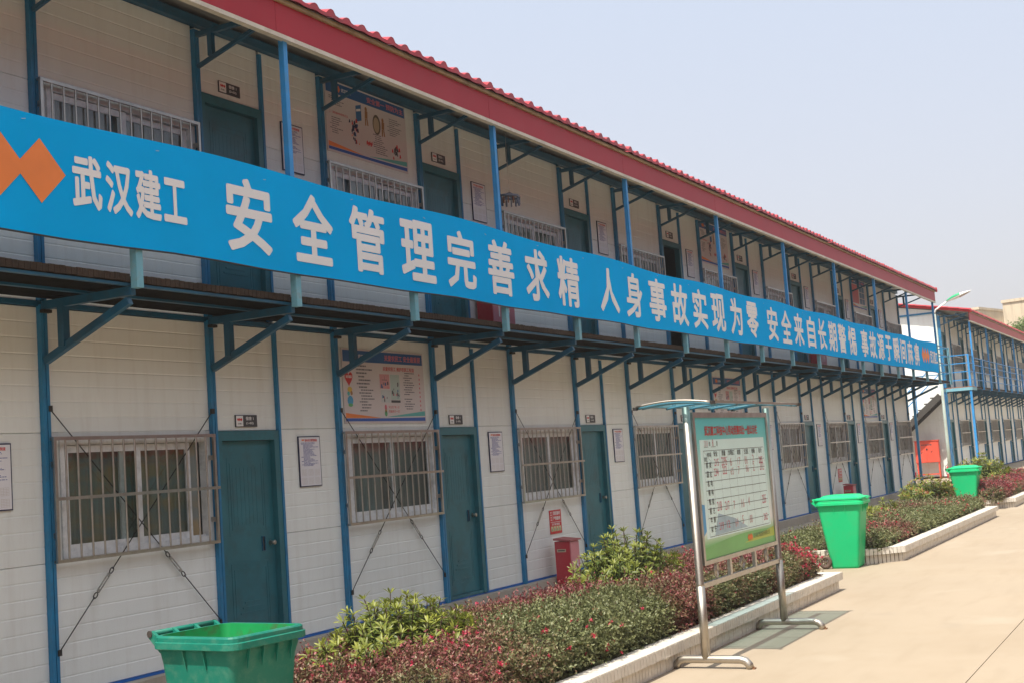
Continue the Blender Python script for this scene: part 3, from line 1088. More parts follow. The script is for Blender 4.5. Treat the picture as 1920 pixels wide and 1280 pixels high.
# ------------------------------------------------------------------ banner
def banner():
    t = thing('slogan_banner', 'long blue cloth banner with white Chinese slogan along the upper walkway', 'banner', (0, -1.022, 0))
    x0, x1 = -2.2, 30.70
    nx, nz = 260, 8
    V, Fc = [], []
    seams = [0.0]
    for i in range(nx + 1):
        x = x0 + (x1 - x0) * i / nx
        sagt = 0.018 * math.sin(x * 1.726) + 0.010 * math.sin(x * 0.41)
        sagb = 0.006 * math.sin(x * 1.726 + 0.6) + 0.006 * math.sin(x * 3.2)
        for j in range(nz + 1):
            f = j / nz
            z = (3.118 + sagb) * (1 - f) + (3.925 + sagt) * f
            y = 0.0022 * mnoise.noise(Vector((x * 0.9, f * 1.2, 0.0))) + 0.0012 * mnoise.noise(Vector((x * 3.1, f * 4, 3.0)))
            V.append((x, y, z))
    for i in range(nx):
        for j in range(nz):
            a = i * (nz + 1) + j
            Fc.append((a, a + nz + 1, a + nz + 2, a + 1))
    me = fast_mesh('cloth', np.array(V), np.array(Fc), M_BANNER)
    me.polygons.foreach_set('use_smooth', [True] * len(me.polygons))
    put('cloth', me, t)
    put('hem_rope', MB().tube([V[i * (nz + 1)][0:1] + (0.0, V[i * (nz + 1)][2] - 0.006) for i in range(0, nx + 1, 4)], 0.007, 5).mesh('hem_rope', M_BLACK), t)
    chars = [('安', .93, 1.49), ('全', 1.76, 2.32), ('管', 2.57, 3.13), ('理', 3.39, 4.0), ('完', 4.23, 4.80), ('善', 5.06, 5.64),
             ('求', 5.91, 6.48), ('精', 6.72, 7.31), ('人', 7.90, 8.49), ('身', 8.72, 9.28), ('事', 9.52, 10.14), ('故', 10.36, 11.0),
             ('实', 11.21, 11.82), ('现', 12.02, 12.65), ('为', 12.90, 13.49), ('零', 13.73, 14.34), ('安', 14.86, 15.46),
             ('全', 15.68, 16.30), ('来', 16.48, 17.09), ('自', 17.36, 17.91), ('长', 18.13, 18.73), ('期', 18.93, 19.55),
             ('警', 19.70, 20.31), ('惕', 20.52, 21.2), ('事', 21.66, 22.30), ('故', 22.45, 23.10), ('源', 23.26, 23.92),
             ('于', 24.09, 24.72), ('瞬', 24.94, 25.58), ('间', 25.75, 26.40), ('麻', 26.58, 27.22), ('痹', 27.42, 28.06)]
    for c, a, b in chars:
        h0, h1 = 3.22, 3.815
        if c == '人':
            h0, h1 = 3.235, 3.80
        put('character', text_mesh(c, M_LETTER, b - a, h1 - h0, 0.026), t, (a, -0.0042, h0))
    for k, (c, a, b) in enumerate([('武', -.61, -.345), ('汉', -.31, -.06), ('建', -.03, .225), ('工', .25, .49)]):
        put('character', text_mesh(c, M_LETTER, b - a, 0.37 if c != '工' else 0.33, 0.03), t, (a, -0.0042, 3.335 if c != '工' else 3.35))

    def logo(cx, cz, hw, hh, sp):
        m = MB()
        for k in range(3):
            x = cx - k * sp
            m.quad((x - hw, -0.0005 * k, cz), (x, -0.0005 * k, cz - hh), (x + hw, -0.0005 * k, cz), (x, -0.0005 * k, cz + hh))
        return m.mesh('diamond_logo', M_ORANGE)
    put('diamond_logo', logo(-.875, 3.535, .21, .215, .33), t, (0, -0.0042, 0))
    put('diamond_logo', logo(29.27, 3.535, .21, .215, .33), t, (0, -0.0042, 0))
    put('character', text_mesh('武汉建工', M_LETTER, 1.05, 0.36, 0.03), t, (29.58, -0.0042, 3.35))
    ct = cached('cable_tie', lambda: MB().box(-0.016, 0.016, -0.003, 0, -0.0025, 0.0025).mesh('cable_tie', mat('pale_tie', (.30, .50, .66), .5)))
    for k in range(26):
        x = -1.0 + k * 1.21
        put('cable_tie', ct, t, (x, -0.0042, 3.855 + 0.01 * math.sin(k * 2.3)), 0, random.uniform(-.4, .4))
    return t


banner()


# ------------------------------------------------------------------ boards on the wall
def lines_mesh(key, w, h, rows, m, seed, th=0.45, indent=0.12):
    """unreadably small print: rows of short strokes"""
    def mk():
        r = random.Random(seed)
        mb = MB()
        dz = h / rows
        for k in range(rows):
            z1 = h - k * dz
            x = r.choice([0.0, indent * w, indent * w])
            end = w * r.uniform(0.45, 1.0)
            while x < end:
                l = r.uniform(0.010, 0.05)
                mb.quad((x, 0, z1 - dz * th), (min(x + l, end), 0, z1 - dz * th), (min(x + l, end), 0, z1), (x, 0, z1))
                x += l + r.uniform(0.003, 0.008)
        return mb.mesh('print_lines', m)
    return cached(('lines', key), mk)


ORD = ['first', 'second', 'third', 'fourth', 'fifth', 'sixth', 'seventh', 'eighth', 'ninth', 'tenth']


def notice(x, z, door, lev):
    lv = 'upper' if lev else 'lower'
    t = thing('notice_board', 'narrow navy framed paper notice on the wall right of %s door %d-%02d' % (lv, lev + 1, door), 'notice board', (x, -0.002, z),
              0, 'framed notices beside the doors')
    w, h = 0.335, 0.475
    put('board', cached('nb', lambda: MB().box(0, w, -0.012, -0.001, 0, h).mesh('board', M_NAVY)), t)
    put('paper', cached('np', lambda: MB().box(0.010, w - 0.010, -0.0135, -0.0122, 0.010, h - 0.010).mesh('paper', M_NOTICE)), t)
    put('title', text_mesh('宿舍安全管理制度', M_REDPRINT, 0.19, 0.026, 0.03), t, (0.095, -0.0142, h - 0.052))

    def mini():
        m = MB()
        for k in range(3):
            c = 0.055 + k * 0.012
            m.quad((c - .009, 0, h - .036), (c, 0, h - .046), (c + .009, 0, h - .036), (c, 0, h - .026))
        return m.mesh('small_logo', M_ORANGE)
    put('small_logo', cached('nl', mini), t, (0, -0.0142, 0))
    put('print_lines', lines_mesh('nt', 0.27, 0.225, 22, M_TXTBLUE, 3, 0.5), t, (0.035, -0.0142, 0.19))

    def grids():
        m = MB()
        for r in range(2):
            for c in range(3):
                x0, z0 = 0.03 + c * 0.10, 0.105 - r * 0.08
                for q in range(6):
                    m.quad((x0, 0, z0 + q * .011), (x0 + .075, 0, z0 + q * .011), (x0 + .075, 0, z0 + q * .011 + .0018), (x0, 0, z0 + q * .011 + .0018))
                for q in range(4):
                    m.quad((x0 + q * .0245, 0, z0), (x0 + q * .0245 + .0015, 0, z0), (x0 + q * .0245 + .0015, 0, z0 + .056), (x0 + q * .0245, 0, z0 + .056))
        return m.mesh('table_print', M_BEIGE)
    put('table_print', cached('ng', grids), t, (0, -0.0142, 0))


def plate(x, z, door, lev):
    lv = 'upper' if lev else 'lower'
    t = thing('door_sign', 'small dark grey dormitory plate numbered %d-%02d above the %s door' % (lev + 1, door, lv), 'door sign', (x, -0.002, z), 0,
              'number plates above the doors')
    w, h = 0.29, 0.105
    put('plate', cached('pl', lambda: MB().box(0, w, -0.012, -0.001, 0, h).mesh('plate', M_GREY)), t)

    def left():
        return MB().box(0.006, 0.098, -0.0135, -0.0122, 0.006, h - 0.006).mesh('white_field', M_WHITE)
    put('white_field', cached('pw', left), t)

    def mini():
        m = MB()
        for k in range(3):
            c = 0.030 + k * 0.022
            m.quad((c - .014, 0, .065), (c, 0, .049), (c + .014, 0, .065), (c, 0, .081))
        return m.mesh('small_logo', M_REDPRINT)
    put('small_logo', cached('pm', mini), t, (0, -0.0142, 0))
    put('small_lettering', text_mesh('武汉建工', M_GREY, 0.054, 0.014, 0.02), t, (0.025, -0.0142, 0.022))
    put('lettering', text_mesh('宿舍 1', M_WHITE, 0.105, 0.034, 0.03), t, (0.135, -0.0135, 0.058))
    put('lettering', text_mesh('(%d-%02d)' % (lev + 1, door), M_WHITE, 0.10, 0.026, 0.03), t, (0.138, -0.0135, 0.018))


for i in range(-1, 17, 2):
    num = (i + 3) // 2
    for lev in (0, 1):
        notice(i * B + 1.17, 1.355 if lev == 0 else 4.365, num, lev)
        if i > 0:
            plate(i * B + 0.30, 1.925 if lev == 0 else 4.935, num, lev)


def wave_band(w, pts_top, pts_bot, m, name):
    mb = MB()
    n = len(pts_top)
    for (x, z), (x2, z2) in zip(pts_top, pts_bot):
        mb.v += [(x, 0, z), (x2, 0, z2)]
    for k in range(n - 1):
        mb.face((2 * k + 1, 2 * k + 3, 2 * k + 2, 2 * k))
    return mb.mesh(name, m)


def blob(m, cx, cz, rx, rz, n=14):
    s = len(m.v)
    for k in range(n):
        a = 2 * math.pi * k / n
        m.v.append((cx + rx * math.cos(a), 0, cz + rz * math.sin(a)))
    m.face([s + k for k in range(n)])


def poster_base(t, w, h, title, sub=None):
    put('board', MB().box(0, w, -0.010, -0.001, 0, h).mesh('board', M_PAPER), t)
    e = 0.018
    hd = 0.115
    put('header', MB().box(e, w - e, -0.0116, -0.0102, h - e - hd, h - e).mesh('header', M_BLUEPRINT), t)
    lm = MB()
    for k in range(3):
        c = 0.17 + k * 0.035
        lm.quad((c - .03, 0, h - .075), (c, 0, h - .115), (c + .03, 0, h - .075), (c, 0, h - .035))
    put('small_logo', lm.mesh('small_logo', M_ORANGE), t, (0, -0.0122, 0))
    put('lettering', text_mesh('武汉建工', M_WHITE, 0.17, 0.04, 0.03), t, (0.285, -0.0122, h - .095))
    put('title', text_mesh(title, M_PINK, 0.70, 0.066, 0.03), t, (w * 0.50, -0.0122, h - .108))
    # swooshes along the foot
    N = 12
    xs = [e + (w - 2 * e) * k / N for k in range(N + 1)]
    put('swoosh', wave_band(w, [(x, .052 + .018 * max(0, (k / N - .5))) for k, x in enumerate(xs)], [(x, .022) for x in xs], mat('royal_blue_print', (0.02, 0.10, 0.42), 0.5), 'swoosh'), t,
        (0, -0.0114, 0))
    half = xs[:N // 2]
    put('swoosh', wave_band(w, [(x, .058 + .048 * (1 - k / (N / 2 - 1))) for k, x in enumerate(half)], [(x, .056) for x in half], M_ORANGE, 'swoosh'), t, (0, -0.0114, 0))
    half = xs[N // 2:]
    put('swoosh', wave_band(w, [(x, .066 + .062 * (k / (N / 2))) for k, x in enumerate(half)], [(x, .064 + .012 * (k / (N / 2))) for k, x in enumerate(half)], M_TEALP, 'swoosh'), t,
        (0, -0.0114, 0))


def poster_workers(x, z, label):
    w, h = 1.51, 0.755
    t = thing('safety_poster', label, 'poster', (x, -0.002, z), 0, 'printed safety posters above the windows')
    poster_base(t, w, h, '关爱农民工 安全最重要')
    put('lettering', text_mesh('关爱农民工 维护农民工权益', M_REDPRINT, 0.60, 0.045, 0.02), t, (0.72, -0.0115, 0.545))
    # heart balloon with two small figures
    m = MB()
    pts = []
    for k in range(22):
        a = 2 * math.pi * k / 22
        pts.append((0.10 + 0.0048 * 16 * math.sin(a) ** 3 * 0.9, 0.455 + 0.0052 * (13 * math.cos(a) - 5 * math.cos(2 * a) - 2 * math.cos(3 * a) - math.cos(4 * a))))
    s = len(m.v)
    m.v += [(a, 0, c) for a, c in pts]
    m.face([s + k for k in range(len(pts))])
    put('heart_picture', m.mesh('heart_picture', M_REDPRINT), t, (0, -0.0115, 0))
    put('lettering', text_mesh('安全家园', M_WHITE, 0.10, 0.03, 0.03), t, (0.05, -0.0122, 0.455))
    m = MB().use(M_YELLOW)
    blob(m, 0.11, 0.34, 0.04, 0.03)
    m.use(M_SKYP)
    blob(m, 0.11, 0.23, 0.05, 0.05)
    m.use(M_GREENP)
    blob(m, 0.11, 0.185, 0.04, 0.018)
    m.use(M_TEALP)
    blob(m, 0.085, 0.30, 0.022, 0.022)
    m.use(M_BROWNP)
    blob(m, 0.135, 0.305, 0.02, 0.022)
    for k, v in enumerate(m.v):
        m.v[k] = (v[0], -0.00012 * (k // 14), v[2])
    put('balloon_picture', m.mesh('balloon_picture', None), t, (0, -0.0115, 0))
    put('print_lines', lines_mesh('pw1', 0.30, 0.25, 7, M_TXTGREY, 5, 0.42), t, (0.235, -0.0115, 0.34))
    put('print_lines', lines_mesh('pw2', 0.28, 0.24, 8, M_TXTGREY, 6, 0.40), t, (0.27, -0.0115, 0.075 + 0.03))
    put('print_lines', lines_mesh('pw3', 0.22, 0.25, 10, M_TXTGREY, 7, 0.4), t, (1.10, -0.0115, 0.285))
    put('print_lines', lines_mesh('pw4', 0.24, 0.13, 5, M_TXTGREY, 8, 0.4), t, (1.10, -0.0115, 0.13))
    m = MB()
    for k in range(9):
        z0 = 0.13 + k * 0.047
        m.quad((1.405, 0, z0), (1.425, 0, z0), (1.425, 0, z0 + .022), (1.405, 0, z0 + .022))
    put('print_lines', m.mesh('print_lines', M_PINK), t, (0, -0.0115, 0))
    # four vignettes
    m = MB().use(mat('rose_print', (0.58, 0.28, 0.29), 0.5))
    m.quad((0.65, 0, .36), (0.83, 0, .36), (0.83, 0, .51), (0.65, 0, .51))
    m.use(mat('mint_print', (0.45, 0.55, 0.52), 0.5))
    m.quad((0.845, 0, .245), (1.02, 0, .245), (1.02, 0, .51), (0.845, 0, .51))
    m.use(mat('pale_print', (0.52, 0.55, 0.55), 0.5))
    m.quad((0.66, 0, .215), (0.835, 0, .215), (0.835, 0, .345), (0.66, 0, .345))
    put('picture', m.mesh('picture', None), t, (0, -0.0113, 0))
    m = MB().use(M_GREY)
    m.quad((0.845, -.0004, .215), (1.02, -.0004, .215), (1.02, -.0004, .24), (0.845, -.0004, .24))
    m.quad((0.69, -.0004, .448), (0.79, -.0004, .448), (0.79, -.0004, .453), (0.69, -.0004, .453))
    m.quad((0.738, -.0004, .45), (0.742, -.0004, .45), (0.742, -.0004, .49), (0.738, -.0004, .49))
    r = random.Random(4)
    for k in range(24):
        m.use(r.choice([M_GREY, M_TXTGREY, M_BLUEPRINT, M_TXTGREY, M_PINK]))
        cx, cz = (r.uniform(.87, 1.0), r.uniform(.26, .42)) if k % 2 else (r.uniform(.68, .82), r.uniform(.23, .31) if k % 4 else r.uniform(.37, .43))
        a = r.uniform(.006, .016)
        m.quad((cx - a, -.0004 - k * 1e-5, cz - a * 1.5), (cx + a, -.0004 - k * 1e-5, cz - a), (cx + a * .6, -.0004 - k * 1e-5, cz + a * 1.4), (cx - a * .7, -.0004 - k * 1e-5, cz + a))
    o = put('figure_print', m.mesh('figure_print', None), t, (0, -0.0114, 0))
    o['kind'] = 'stuff'
    put('lettering', text_mesh('安全生产第一次', M_REDPRINT, 0.20, 0.028, 0.0), t, (0.79, -0.0115, 0.155))
    put('lettering', text_mesh('质量高于一切', M_REDPRINT, 0.20, 0.028, 0.0), t, (0.79, -0.0115, 0.11))
    m = MB().use(M_PINK)
    blob(m, 0.735, 0.165, 0.022, 0.03, 10)
    m.use(M_YELLOW)
    blob(m, 0.735, 0.13, 0.018, 0.018, 10)
    m.use(M_GREENP)
    blob(m, 0.735, 0.10, 0.026, 0.03, 10)
    put('flower_picture', m.mesh('flower_picture', None), t, (0, -0.0115, 0))
    return t


def poster_safety(x, z, label):
    w, h = 1.49, 0.755
    t = thing('safety_poster', label, 'poster', (x, -0.002, z), 0, 'printed safety posters above the windows')
    poster_base(t, w, h, '安全第一 预防为主')
    put('print_lines', lines_mesh('ps1', 0.36, 0.10, 5, M_TXTGREY, 15, 0.45), t, (0.06, -0.0115, 0.49))
    put('lettering', text_mesh('二、消防器材的使用方法', M_REDPRINT, 0.33, 0.026, 0.01), t, (0.05, -0.0115, 0.405))
    put('print_lines', lines_mesh('ps2', 0.26, 0.18, 8, M_TXTGREY, 16, 0.4), t, (0.06, -0.0115, 0.19))
    put('print_lines', lines_mesh('ps3', 0.30, 0.20, 9, M_TXTGREY, 17, 0.4), t, (1.12, -0.0115, 0.36))
    put('print_lines', lines_mesh('ps4', 0.30, 0.22, 10, M_TXTGREY, 18, 0.4), t, (0.83, -0.0115, 0.11))
    m = MB().use(mat('book_blue', (0.02, 0.13, 0.34), 0.5))
    m.quad((0.53, 0, .40), (0.63, 0, .43), (0.63, 0, .60), (0.53, 0, .57))
    m.use(M_WHITE).quad((0.54, -.0003, .51), (0.62, -.0003, .53), (0.62, -.0003, .555), (0.54, -.0003, .535))
    put('book_picture', m.mesh('book_picture', None), t, (0, -0.0115, 0))
    m = MB().use(mat('ring_print', (0.12, 0.09, 0.06), 0.5))
    blob(m, 0.91, 0.44, 0.075, 0.11, 20)
    m.use(mat('tan_print', (0.48, 0.38, 0.26), 0.5))
    s = len(m.v)
    blob(m, 0.905, 0.435, 0.055, 0.085, 20)
    for k in range(s, len(m.v)):
        m.v[k] = (m.v[k][0], -.0004, m.v[k][2])
    put('round_picture', m.mesh('round_picture', None), t, (0, -0.0115, 0))
    m = MB().use(M_BROWNP)
    for cx, cz in ((0.72, 0.48), (1.03, 0.42)):
        d = -.0003
        blob(m, cx, cz + .09, .022, .026, 10)
        m.quad((cx - .028, d, cz - .01), (cx + .022, d, cz - .01), (cx + .03, d, cz + .07), (cx - .022, d, cz + .07))
        m.quad((cx - .03, d, cz - .09), (cx - .008, d, cz - .09), (cx + .0, d, cz - .012), (cx - .026, d, cz - .012))
        m.quad((cx + .012, d, cz - .085), (cx + .034, d, cz - .085), (cx + .022, d, cz - .012), (cx + .002, d, cz - .012))
    put('worker_picture', m.mesh('worker_picture', None), t, (0, -0.0115, 0))
    m = MB()
    r = random.Random(9)
    for k in range(30):
        m.use(r.choice([M_NAVY, M_NAVY, M_BLUEPRINT, M_REDPRINT, M_ORANGE]))
        cx, cz = 0.49 + r.gauss(0, .035), 0.285 + r.gauss(0, .055)
        a = r.uniform(.008, .02)
        d = -k * 1e-5
        m.quad((cx - a, d, cz - a), (cx + a, d, cz - a * .7), (cx + a * .5, d, cz + a * 1.6), (cx - a * .6, d, cz + a * 1.1))
    for k in range(8):
        m.use(M_REDPRINT)
        cx, cz = 0.70 + k * .014, 0.185 + .01 * math.sin(k * 2.)
        d = -k * 1e-5
        m.quad((cx, d, cz), (cx + .012, d, cz), (cx + .012, d, cz + .04), (cx, d, cz + .04))
    put('fire_picture', m.mesh('fire_picture', None), t, (0, -0.0115, 0))
    m = MB()
    for k in range(12):
        m.use(r.choice([M_GREY, M_REDPRINT, M_GREY]))
        cx, cz = 1.265 + r.gauss(0, .028), 0.21 + r.gauss(0, .05)
        a = r.uniform(.01, .022)
        d = -k * 1e-5
        m.quad((cx - a, d, cz - a), (cx + a, d, cz - a * .7), (cx + a * .5, d, cz + a * 1.6), (cx - a * .6, d, cz + a * 1.1))
    put('figure_print', m.mesh('figure_print', None), t, (0, -0.0115, 0))
    return t


def poster_blocks(x, z):
    w, h = 1.49, 0.755
    t = thing('safety_poster', 'upper wall poster with one big pink block beside blue blocks', 'poster', (x, -0.002, z), 0, 'printed safety posters above the windows')
    poster_base(t, w, h, '安全第一 预防为主')
    put('picture', MB().box(0.06, 0.70, -0.0116, -0.0102, 0.13, 0.60).mesh('picture', M_PINK), t)
    m = MB().use(mat('slate_blue_print', (0.10, 0.22, 0.40), 0.5))
    for a in range(2):
        for c in range(3):
            m.box(0.80 + a * .28, 1.05 + a * .28, -0.0116, -0.0102, 0.14 + c * .155, 0.28 + c * .155)
    put('picture', m.mesh('picture', None), t)


poster_workers(2 * B + 0.12, 1.945, 'large lower wall poster with red heart balloon, nearest the open green bin')
poster_workers(8 * B + 0.12, 1.945, 'lower wall poster half hidden behind the display board canopy')
poster_workers(14 * B + 0.12, 1.945, 'farthest lower wall poster, near the end of the long dormitory')
poster_safety(2 * B + 0.10, 4.695, 'large upper wall poster showing workers, a blue book and a fire')
poster_safety(8 * B + 0.10, 4.695, 'upper wall poster crossed by a blue post, beside the open dark doorway')
poster_blocks(14 * B + 0.10, 4.695)


def fire_label(x, z, label):
    w, h = 0.33, 0.30
    t = thing('fire_label', label, 'fire notice', (x, -0.002, z), 0, 'red fire notices above the red cabinets')
    put('sheet', MB().box(0, w, -0.006, -0.001, 0, h).mesh('sheet', mat('scarlet_print', (0.56, 0.012, 0.022), 0.4, var=0.04)), t)
    put('lettering', text_mesh('消防器材', M_WHITE, 0.20, 0.05, 0.03), t, (0.10, -0.0068, 0.235))
    put('lettering', text_mesh('严禁挪用', M_WHITE, 0.20, 0.05, 0.03), t, (0.10, -0.0068, 0.170))
    m = MB().box(0.075, 0.079, -0.0068, -0.0061, 0.16, 0.29).box(0.02, 0.31, -0.0068, -0.0061, 0.145, 0.150)
    for k in range(4):
        m.box(0.03, 0.055, -0.0068, -0.0061, 0.17 + k * .031, 0.185 + k * .031)
    put('rule', m.mesh('rule', M_WHITE), t)
    put('lettering', text_mesh('四个能力建设', M_WHITE, 0.22, 0.03, 0.02), t, (0.055, -0.0068, 0.105))
    m = MB()
    for k in range(4):
        m.use(mat('cream_print', (0.62, 0.55, 0.33), 0.5)).box(0.025 + k * .074, 0.085 + k * .074, -0.0068, -0.0061, 0.032, 0.095)
        m.use(M_GREENP).box(0.04 + k * .074, 0.062 + k * .074, -0.0075, -0.0069, 0.036, 0.07)
    put('picture', m.mesh('picture', None), t)


def cabinet(x, y, z, w, d, h, label, group, slot=True, letters=None):
    t = thing('extinguisher_cabinet', label, 'fire cabinet', (x, y, z), 0, group)
    m = MB().use(M_RED).box(0, w, 0, d, 0, h - 0.03)
    put('body', m.mesh('body', None), t)
    put('door', MB().box(0.01, w - 0.01, -0.012, -0.001, 0.02, h - 0.04).mesh('door', M_REDPALE), t)
    m = MB()
    m.hexa([(-0.025, -0.03, h - 0.029), (w + 0.025, -0.03, h - 0.029), (w + 0.025, d + 0.005, h - 0.012), (-0.025, d + 0.005, h - 0.012),
            (-0.025, -0.03, h - 0.012), (w + 0.025, -0.03, h - 0.012), (w + 0.025, d + 0.005, h + 0.012), (-0.025, d + 0.005, h + 0.012)])
    put('lid', m.mesh('lid', mat('dusty_red_lid', (0.36, 0.10, 0.10), 0.6)), t)
    if slot:
        m = MB().use(mat('slot_rim', (0.52, 0.42, 0.30), 0.5)).box(-0.004, -0.001, d * .25, d * .85, h * .74, h * .80)
        m.use(M_BLACK).box(-0.006, -0.0042, d * .32, d * .78, h * .76, h * .78)
        put('slot', m.mesh('slot', None), t)
    if letters:
        put('lettering', text_mesh(letters, M_WHITE, w * .5, h * .22, 0.02), t, (w * .25, -0.0128, h * .35))


for i, near_w in ((4, 'nearer'), (12, 'farther')):
    x = i * B
    fire_label(x + 0.80, 0.51, 'red fire notice stuck low on the wall, %s one of the two' % near_w)
    cabinet(x + 0.62, -0.345, -0.158, 0.26, 0.205, 0.615, 'red metal fire cabinet standing against the wall, ' + (
        'partly behind the leafy bush' if i == 4 else 'peeking over the lidded green bin'), 'red cabinets at the foot of the wall', True, '119')
for i, near_w in ((3, 'nearer'), (11, 'farther')):
    cabinet(i * B + 1.06, -0.24, 2.95, 0.55, 0.20, 0.62, 'red fire cabinet on the upper walkway below the banner, %s one' % near_w,
            'red cabinets on the upper walkway', False, '119')


# ------------------------------------------------------------------ clothes hanger on the upper walkway
def hanger():
    t = thing('clip_hanger', 'small grey clothes clip ring hanging from the upper eaves on a cord', 'clothes hanger', (6.44, -0.62, 4.50))
    put('cord', MB().tube([(0, 0, 0.06), (0, 0, 0.89)], 0.003, 4).mesh('cord', M_GALV), t)
    mp = mat('grey_blue_plastic', (0.10, 0.12, 0.17), 0.5)
    m = MB()
    m.tube([(0.155 * math.cos(a), 0.10 * math.sin(a), 0.02) for a in [k * math.pi / 10 for k in range(20)]], 0.014, 6, closed=True)
    m.tube([(-0.155, 0, 0.02), (0, 0, 0.03), (0.155, 0, 0.02)], 0.012, 6)
    m.tube([(0, -0.10, 0.02), (0, 0, 0.03), (0, 0.10, 0.02)], 0.012, 6)
    for a in range(4):
        u = a * math.pi / 2 + .6
        m.tube([(0.13 * math.cos(u), 0.085 * math.sin(u), 0.03), (0, 0, 0.075)], 0.004, 4)
    put('ring', m.mesh('ring', mp), t)
    br = mat('brown_peg', (0.14, 0.05, 0.02), 0.5)
    for k in range(12):
        a = k * math.pi / 6
        c = cached(('clip', k in (6, 7, 8)), lambda: MB().box(-.010, .010, -.007, .007, -.085, -.012).box(-.004, .004, -.003, .003, -.012, .004).mesh('clip', br if k in (6, 7, 8) else mp))
        put('clip', c, t, (0.15 * math.cos(a), 0.10 * math.sin(a), 0.012), a)


hanger()


# ------------------------------------------------------------------ wheelie bins
def rrect(x0, x1, y0, y1, z, r, n=4):
    pts = []
    for cx, cy, a0 in ((x1 - r, y1 - r, 0), (x0 + r, y1 - r, 90), (x0 + r, y0 + r, 180), (x1 - r, y0 + r, 270)):
        for k in range(n + 1):
            a = math.radians(a0 + 90 * k / n)
            pts.append((cx + r * math.cos(a), cy + r * math.sin(a), z))
    return pts


def wheelie_bin(loc, rz, label, plastic, inside, lid, group='green wheeled rubbish bins'):
    """local: front at -y, handle and wheels at +y; 0.58 wide, 0.73 deep, one metre high"""
    t = thing('rubbish_bin', label, 'rubbish bin', loc, rz, group)
    H = 0.955
    m = MB().use(plastic)
    out = [rrect(-.205, .205, -.20, .165, 0.0, .04), rrect(-.215, .215, -.215, .175, 0.03, .045), rrect(-.255, .255, -.305, .285, 0.80, .05),
           rrect(-.265, .265, -.325, .292, 0.86, .05), rrect(-.265, .265, -.325, .292, H - .02, .05)]
    m.loft(out, cap1=False, smooth=True)
    m.use(inside)
    inn = [rrect(-.255, .255, -.315, .282, H - .0, .05), rrect(-.25, .25, -.305, .278, 0.8, .05), rrect(-.20, .20, -.195, .155, 0.03, .04)]
    inn = [list(reversed(r)) for r in inn]
    m.loft(inn, cap0=False, cap1=True, smooth=True)
    put('body', m.mesh('body', None), t)
    # rolled rim with a lower lip
    m = MB()
    prof = [(0.0, H), (0.030, H), (0.036, H - .008), (0.036, H - .030), (0.047, H - .034), (0.047, H - .068), (0.040, H - .072), (0.034, H - .040), (0.0, H - .036)]
    rings = []
    for o, z in prof:
        rings.append(rrect(-.255 - o, .255 + o, -.315 - o, .282 + o * .6, z, .05 + o * .5))
    m.loft(rings, cap0=False, cap1=False)
    put('rim', m.mesh('rim', plastic), t)
    rib = cached(('rib', plastic.name), lambda: MB().prism([(0, 0), (0.030, 0), (0.004, -0.11), (0, -0.11)], 'y', -0.004, 0.004).mesh('rib', plastic))
    for y in (-.10, .06):
        put('rib', rib, t, (.258, y, H - .071))
        put('rib', rib, t, (-.258, y, H - .071), math.pi)
    for x in (-.16, -.05, .06, .17):
        put('rib', rib, t, (x, -.318, H - .071), -math.pi / 2)
    # handle bar at the back
    m = MB()
    m.tube([(-.24, .365, H + .005), (.24, .365, H + .005)], 0.017, 10)
    for x in (-.235, -.08, .08, .235):
        m.prism([(.285, H - .10), (.285, H - .02), (.352, H + .020), (.380, H + .012), (.384, H - .012)], 'x', x - .011, x + .011)
    put('handle', m.mesh('handle', plastic), t)
    cap = cached('end_cap', lambda: MB().tube([(-.006, 0, 0), (.006, 0, 0)], 0.020, 10).mesh('end_cap', M_RUBBER))
    for s in (-1, 1):
        put('end_cap', cap, t, (s * .246, .365, H + .005))
    # wheels and axle
    for s in (-1, 1):
        w = put('wheel', cached('tyre', lambda: MB().tube([(0, .068 * math.cos(a), .068 * math.sin(a)) for a in [k * math.pi / 10 for k in range(20)]], 0.028, 8, closed=True)
                                .mesh('wheel', M_TIRE)), t, (s * .238, .245, .098))

        def hub():
            mm = MB().tube([(-.022, 0, 0), (.022, 0, 0)], 0.020, 8)
            for k in range(6):
                a = k * math.pi / 3
                mm.beam((0, .016 * math.cos(a), .016 * math.sin(a)), (0, .058 * math.cos(a), .058 * math.sin(a)), .016, .012, (1, 0, 0))
            return mm.mesh('hub', M_TIRE)
        put('hub', cached('hub', hub), w)
    put('axle', MB().tube([(-.22, .245, .098), (.22, .245, .098)], .011, 6).mesh('axle', M_GALV), t)
    if lid:
        m = MB()
        e = .040
        rr = [rrect(-.255 - e, .255 + e, -.315 - e, .33, H + .004, .06), rrect(-.255 - e, .255 + e, -.315 - e, .33, H + .024, .06),
              rrect(-.255 - e + .022, .255 + e - .022, -.315 - e + .022, .315, H + .030, .05), rrect(-.235, .235, -.30, .27, H + .034, .06),
              rrect(-.20, .20, -.25, .22, H + .062, .07), rrect(-.12, .12, -.16, .13, H + .070, .06)]
        m.loft(rr, smooth=False)
        m.box(-.10, .10, -.402, -.371, H + .006, H + .020)
        for s in (-.12, .12):
            m.box(s - .05, s + .05, .331, .372, H + .006, H + .024)
        put('lid', m.mesh('lid', plastic), t)
    return t


wheelie_bin((-0.96, -2.47, ZG), math.radians(-6), 'open lidless dull green wheelie bin, stained inside, nearest the camera', M_BIN_OLD, M_BIN_IN, False)
wheelie_bin((11.80, -2.78, ZG), math.radians(2), 'bright green wheelie bin with closed lid between two planters', M_BIN_NEW, M_BIN_NEW, True)
wheelie_bin((24.55, -2.42, ZG), math.radians(1), 'bright green lidded wheelie bin behind a flowering bush, farthest away', M_BIN_NEW, M_BIN_NEW, True)


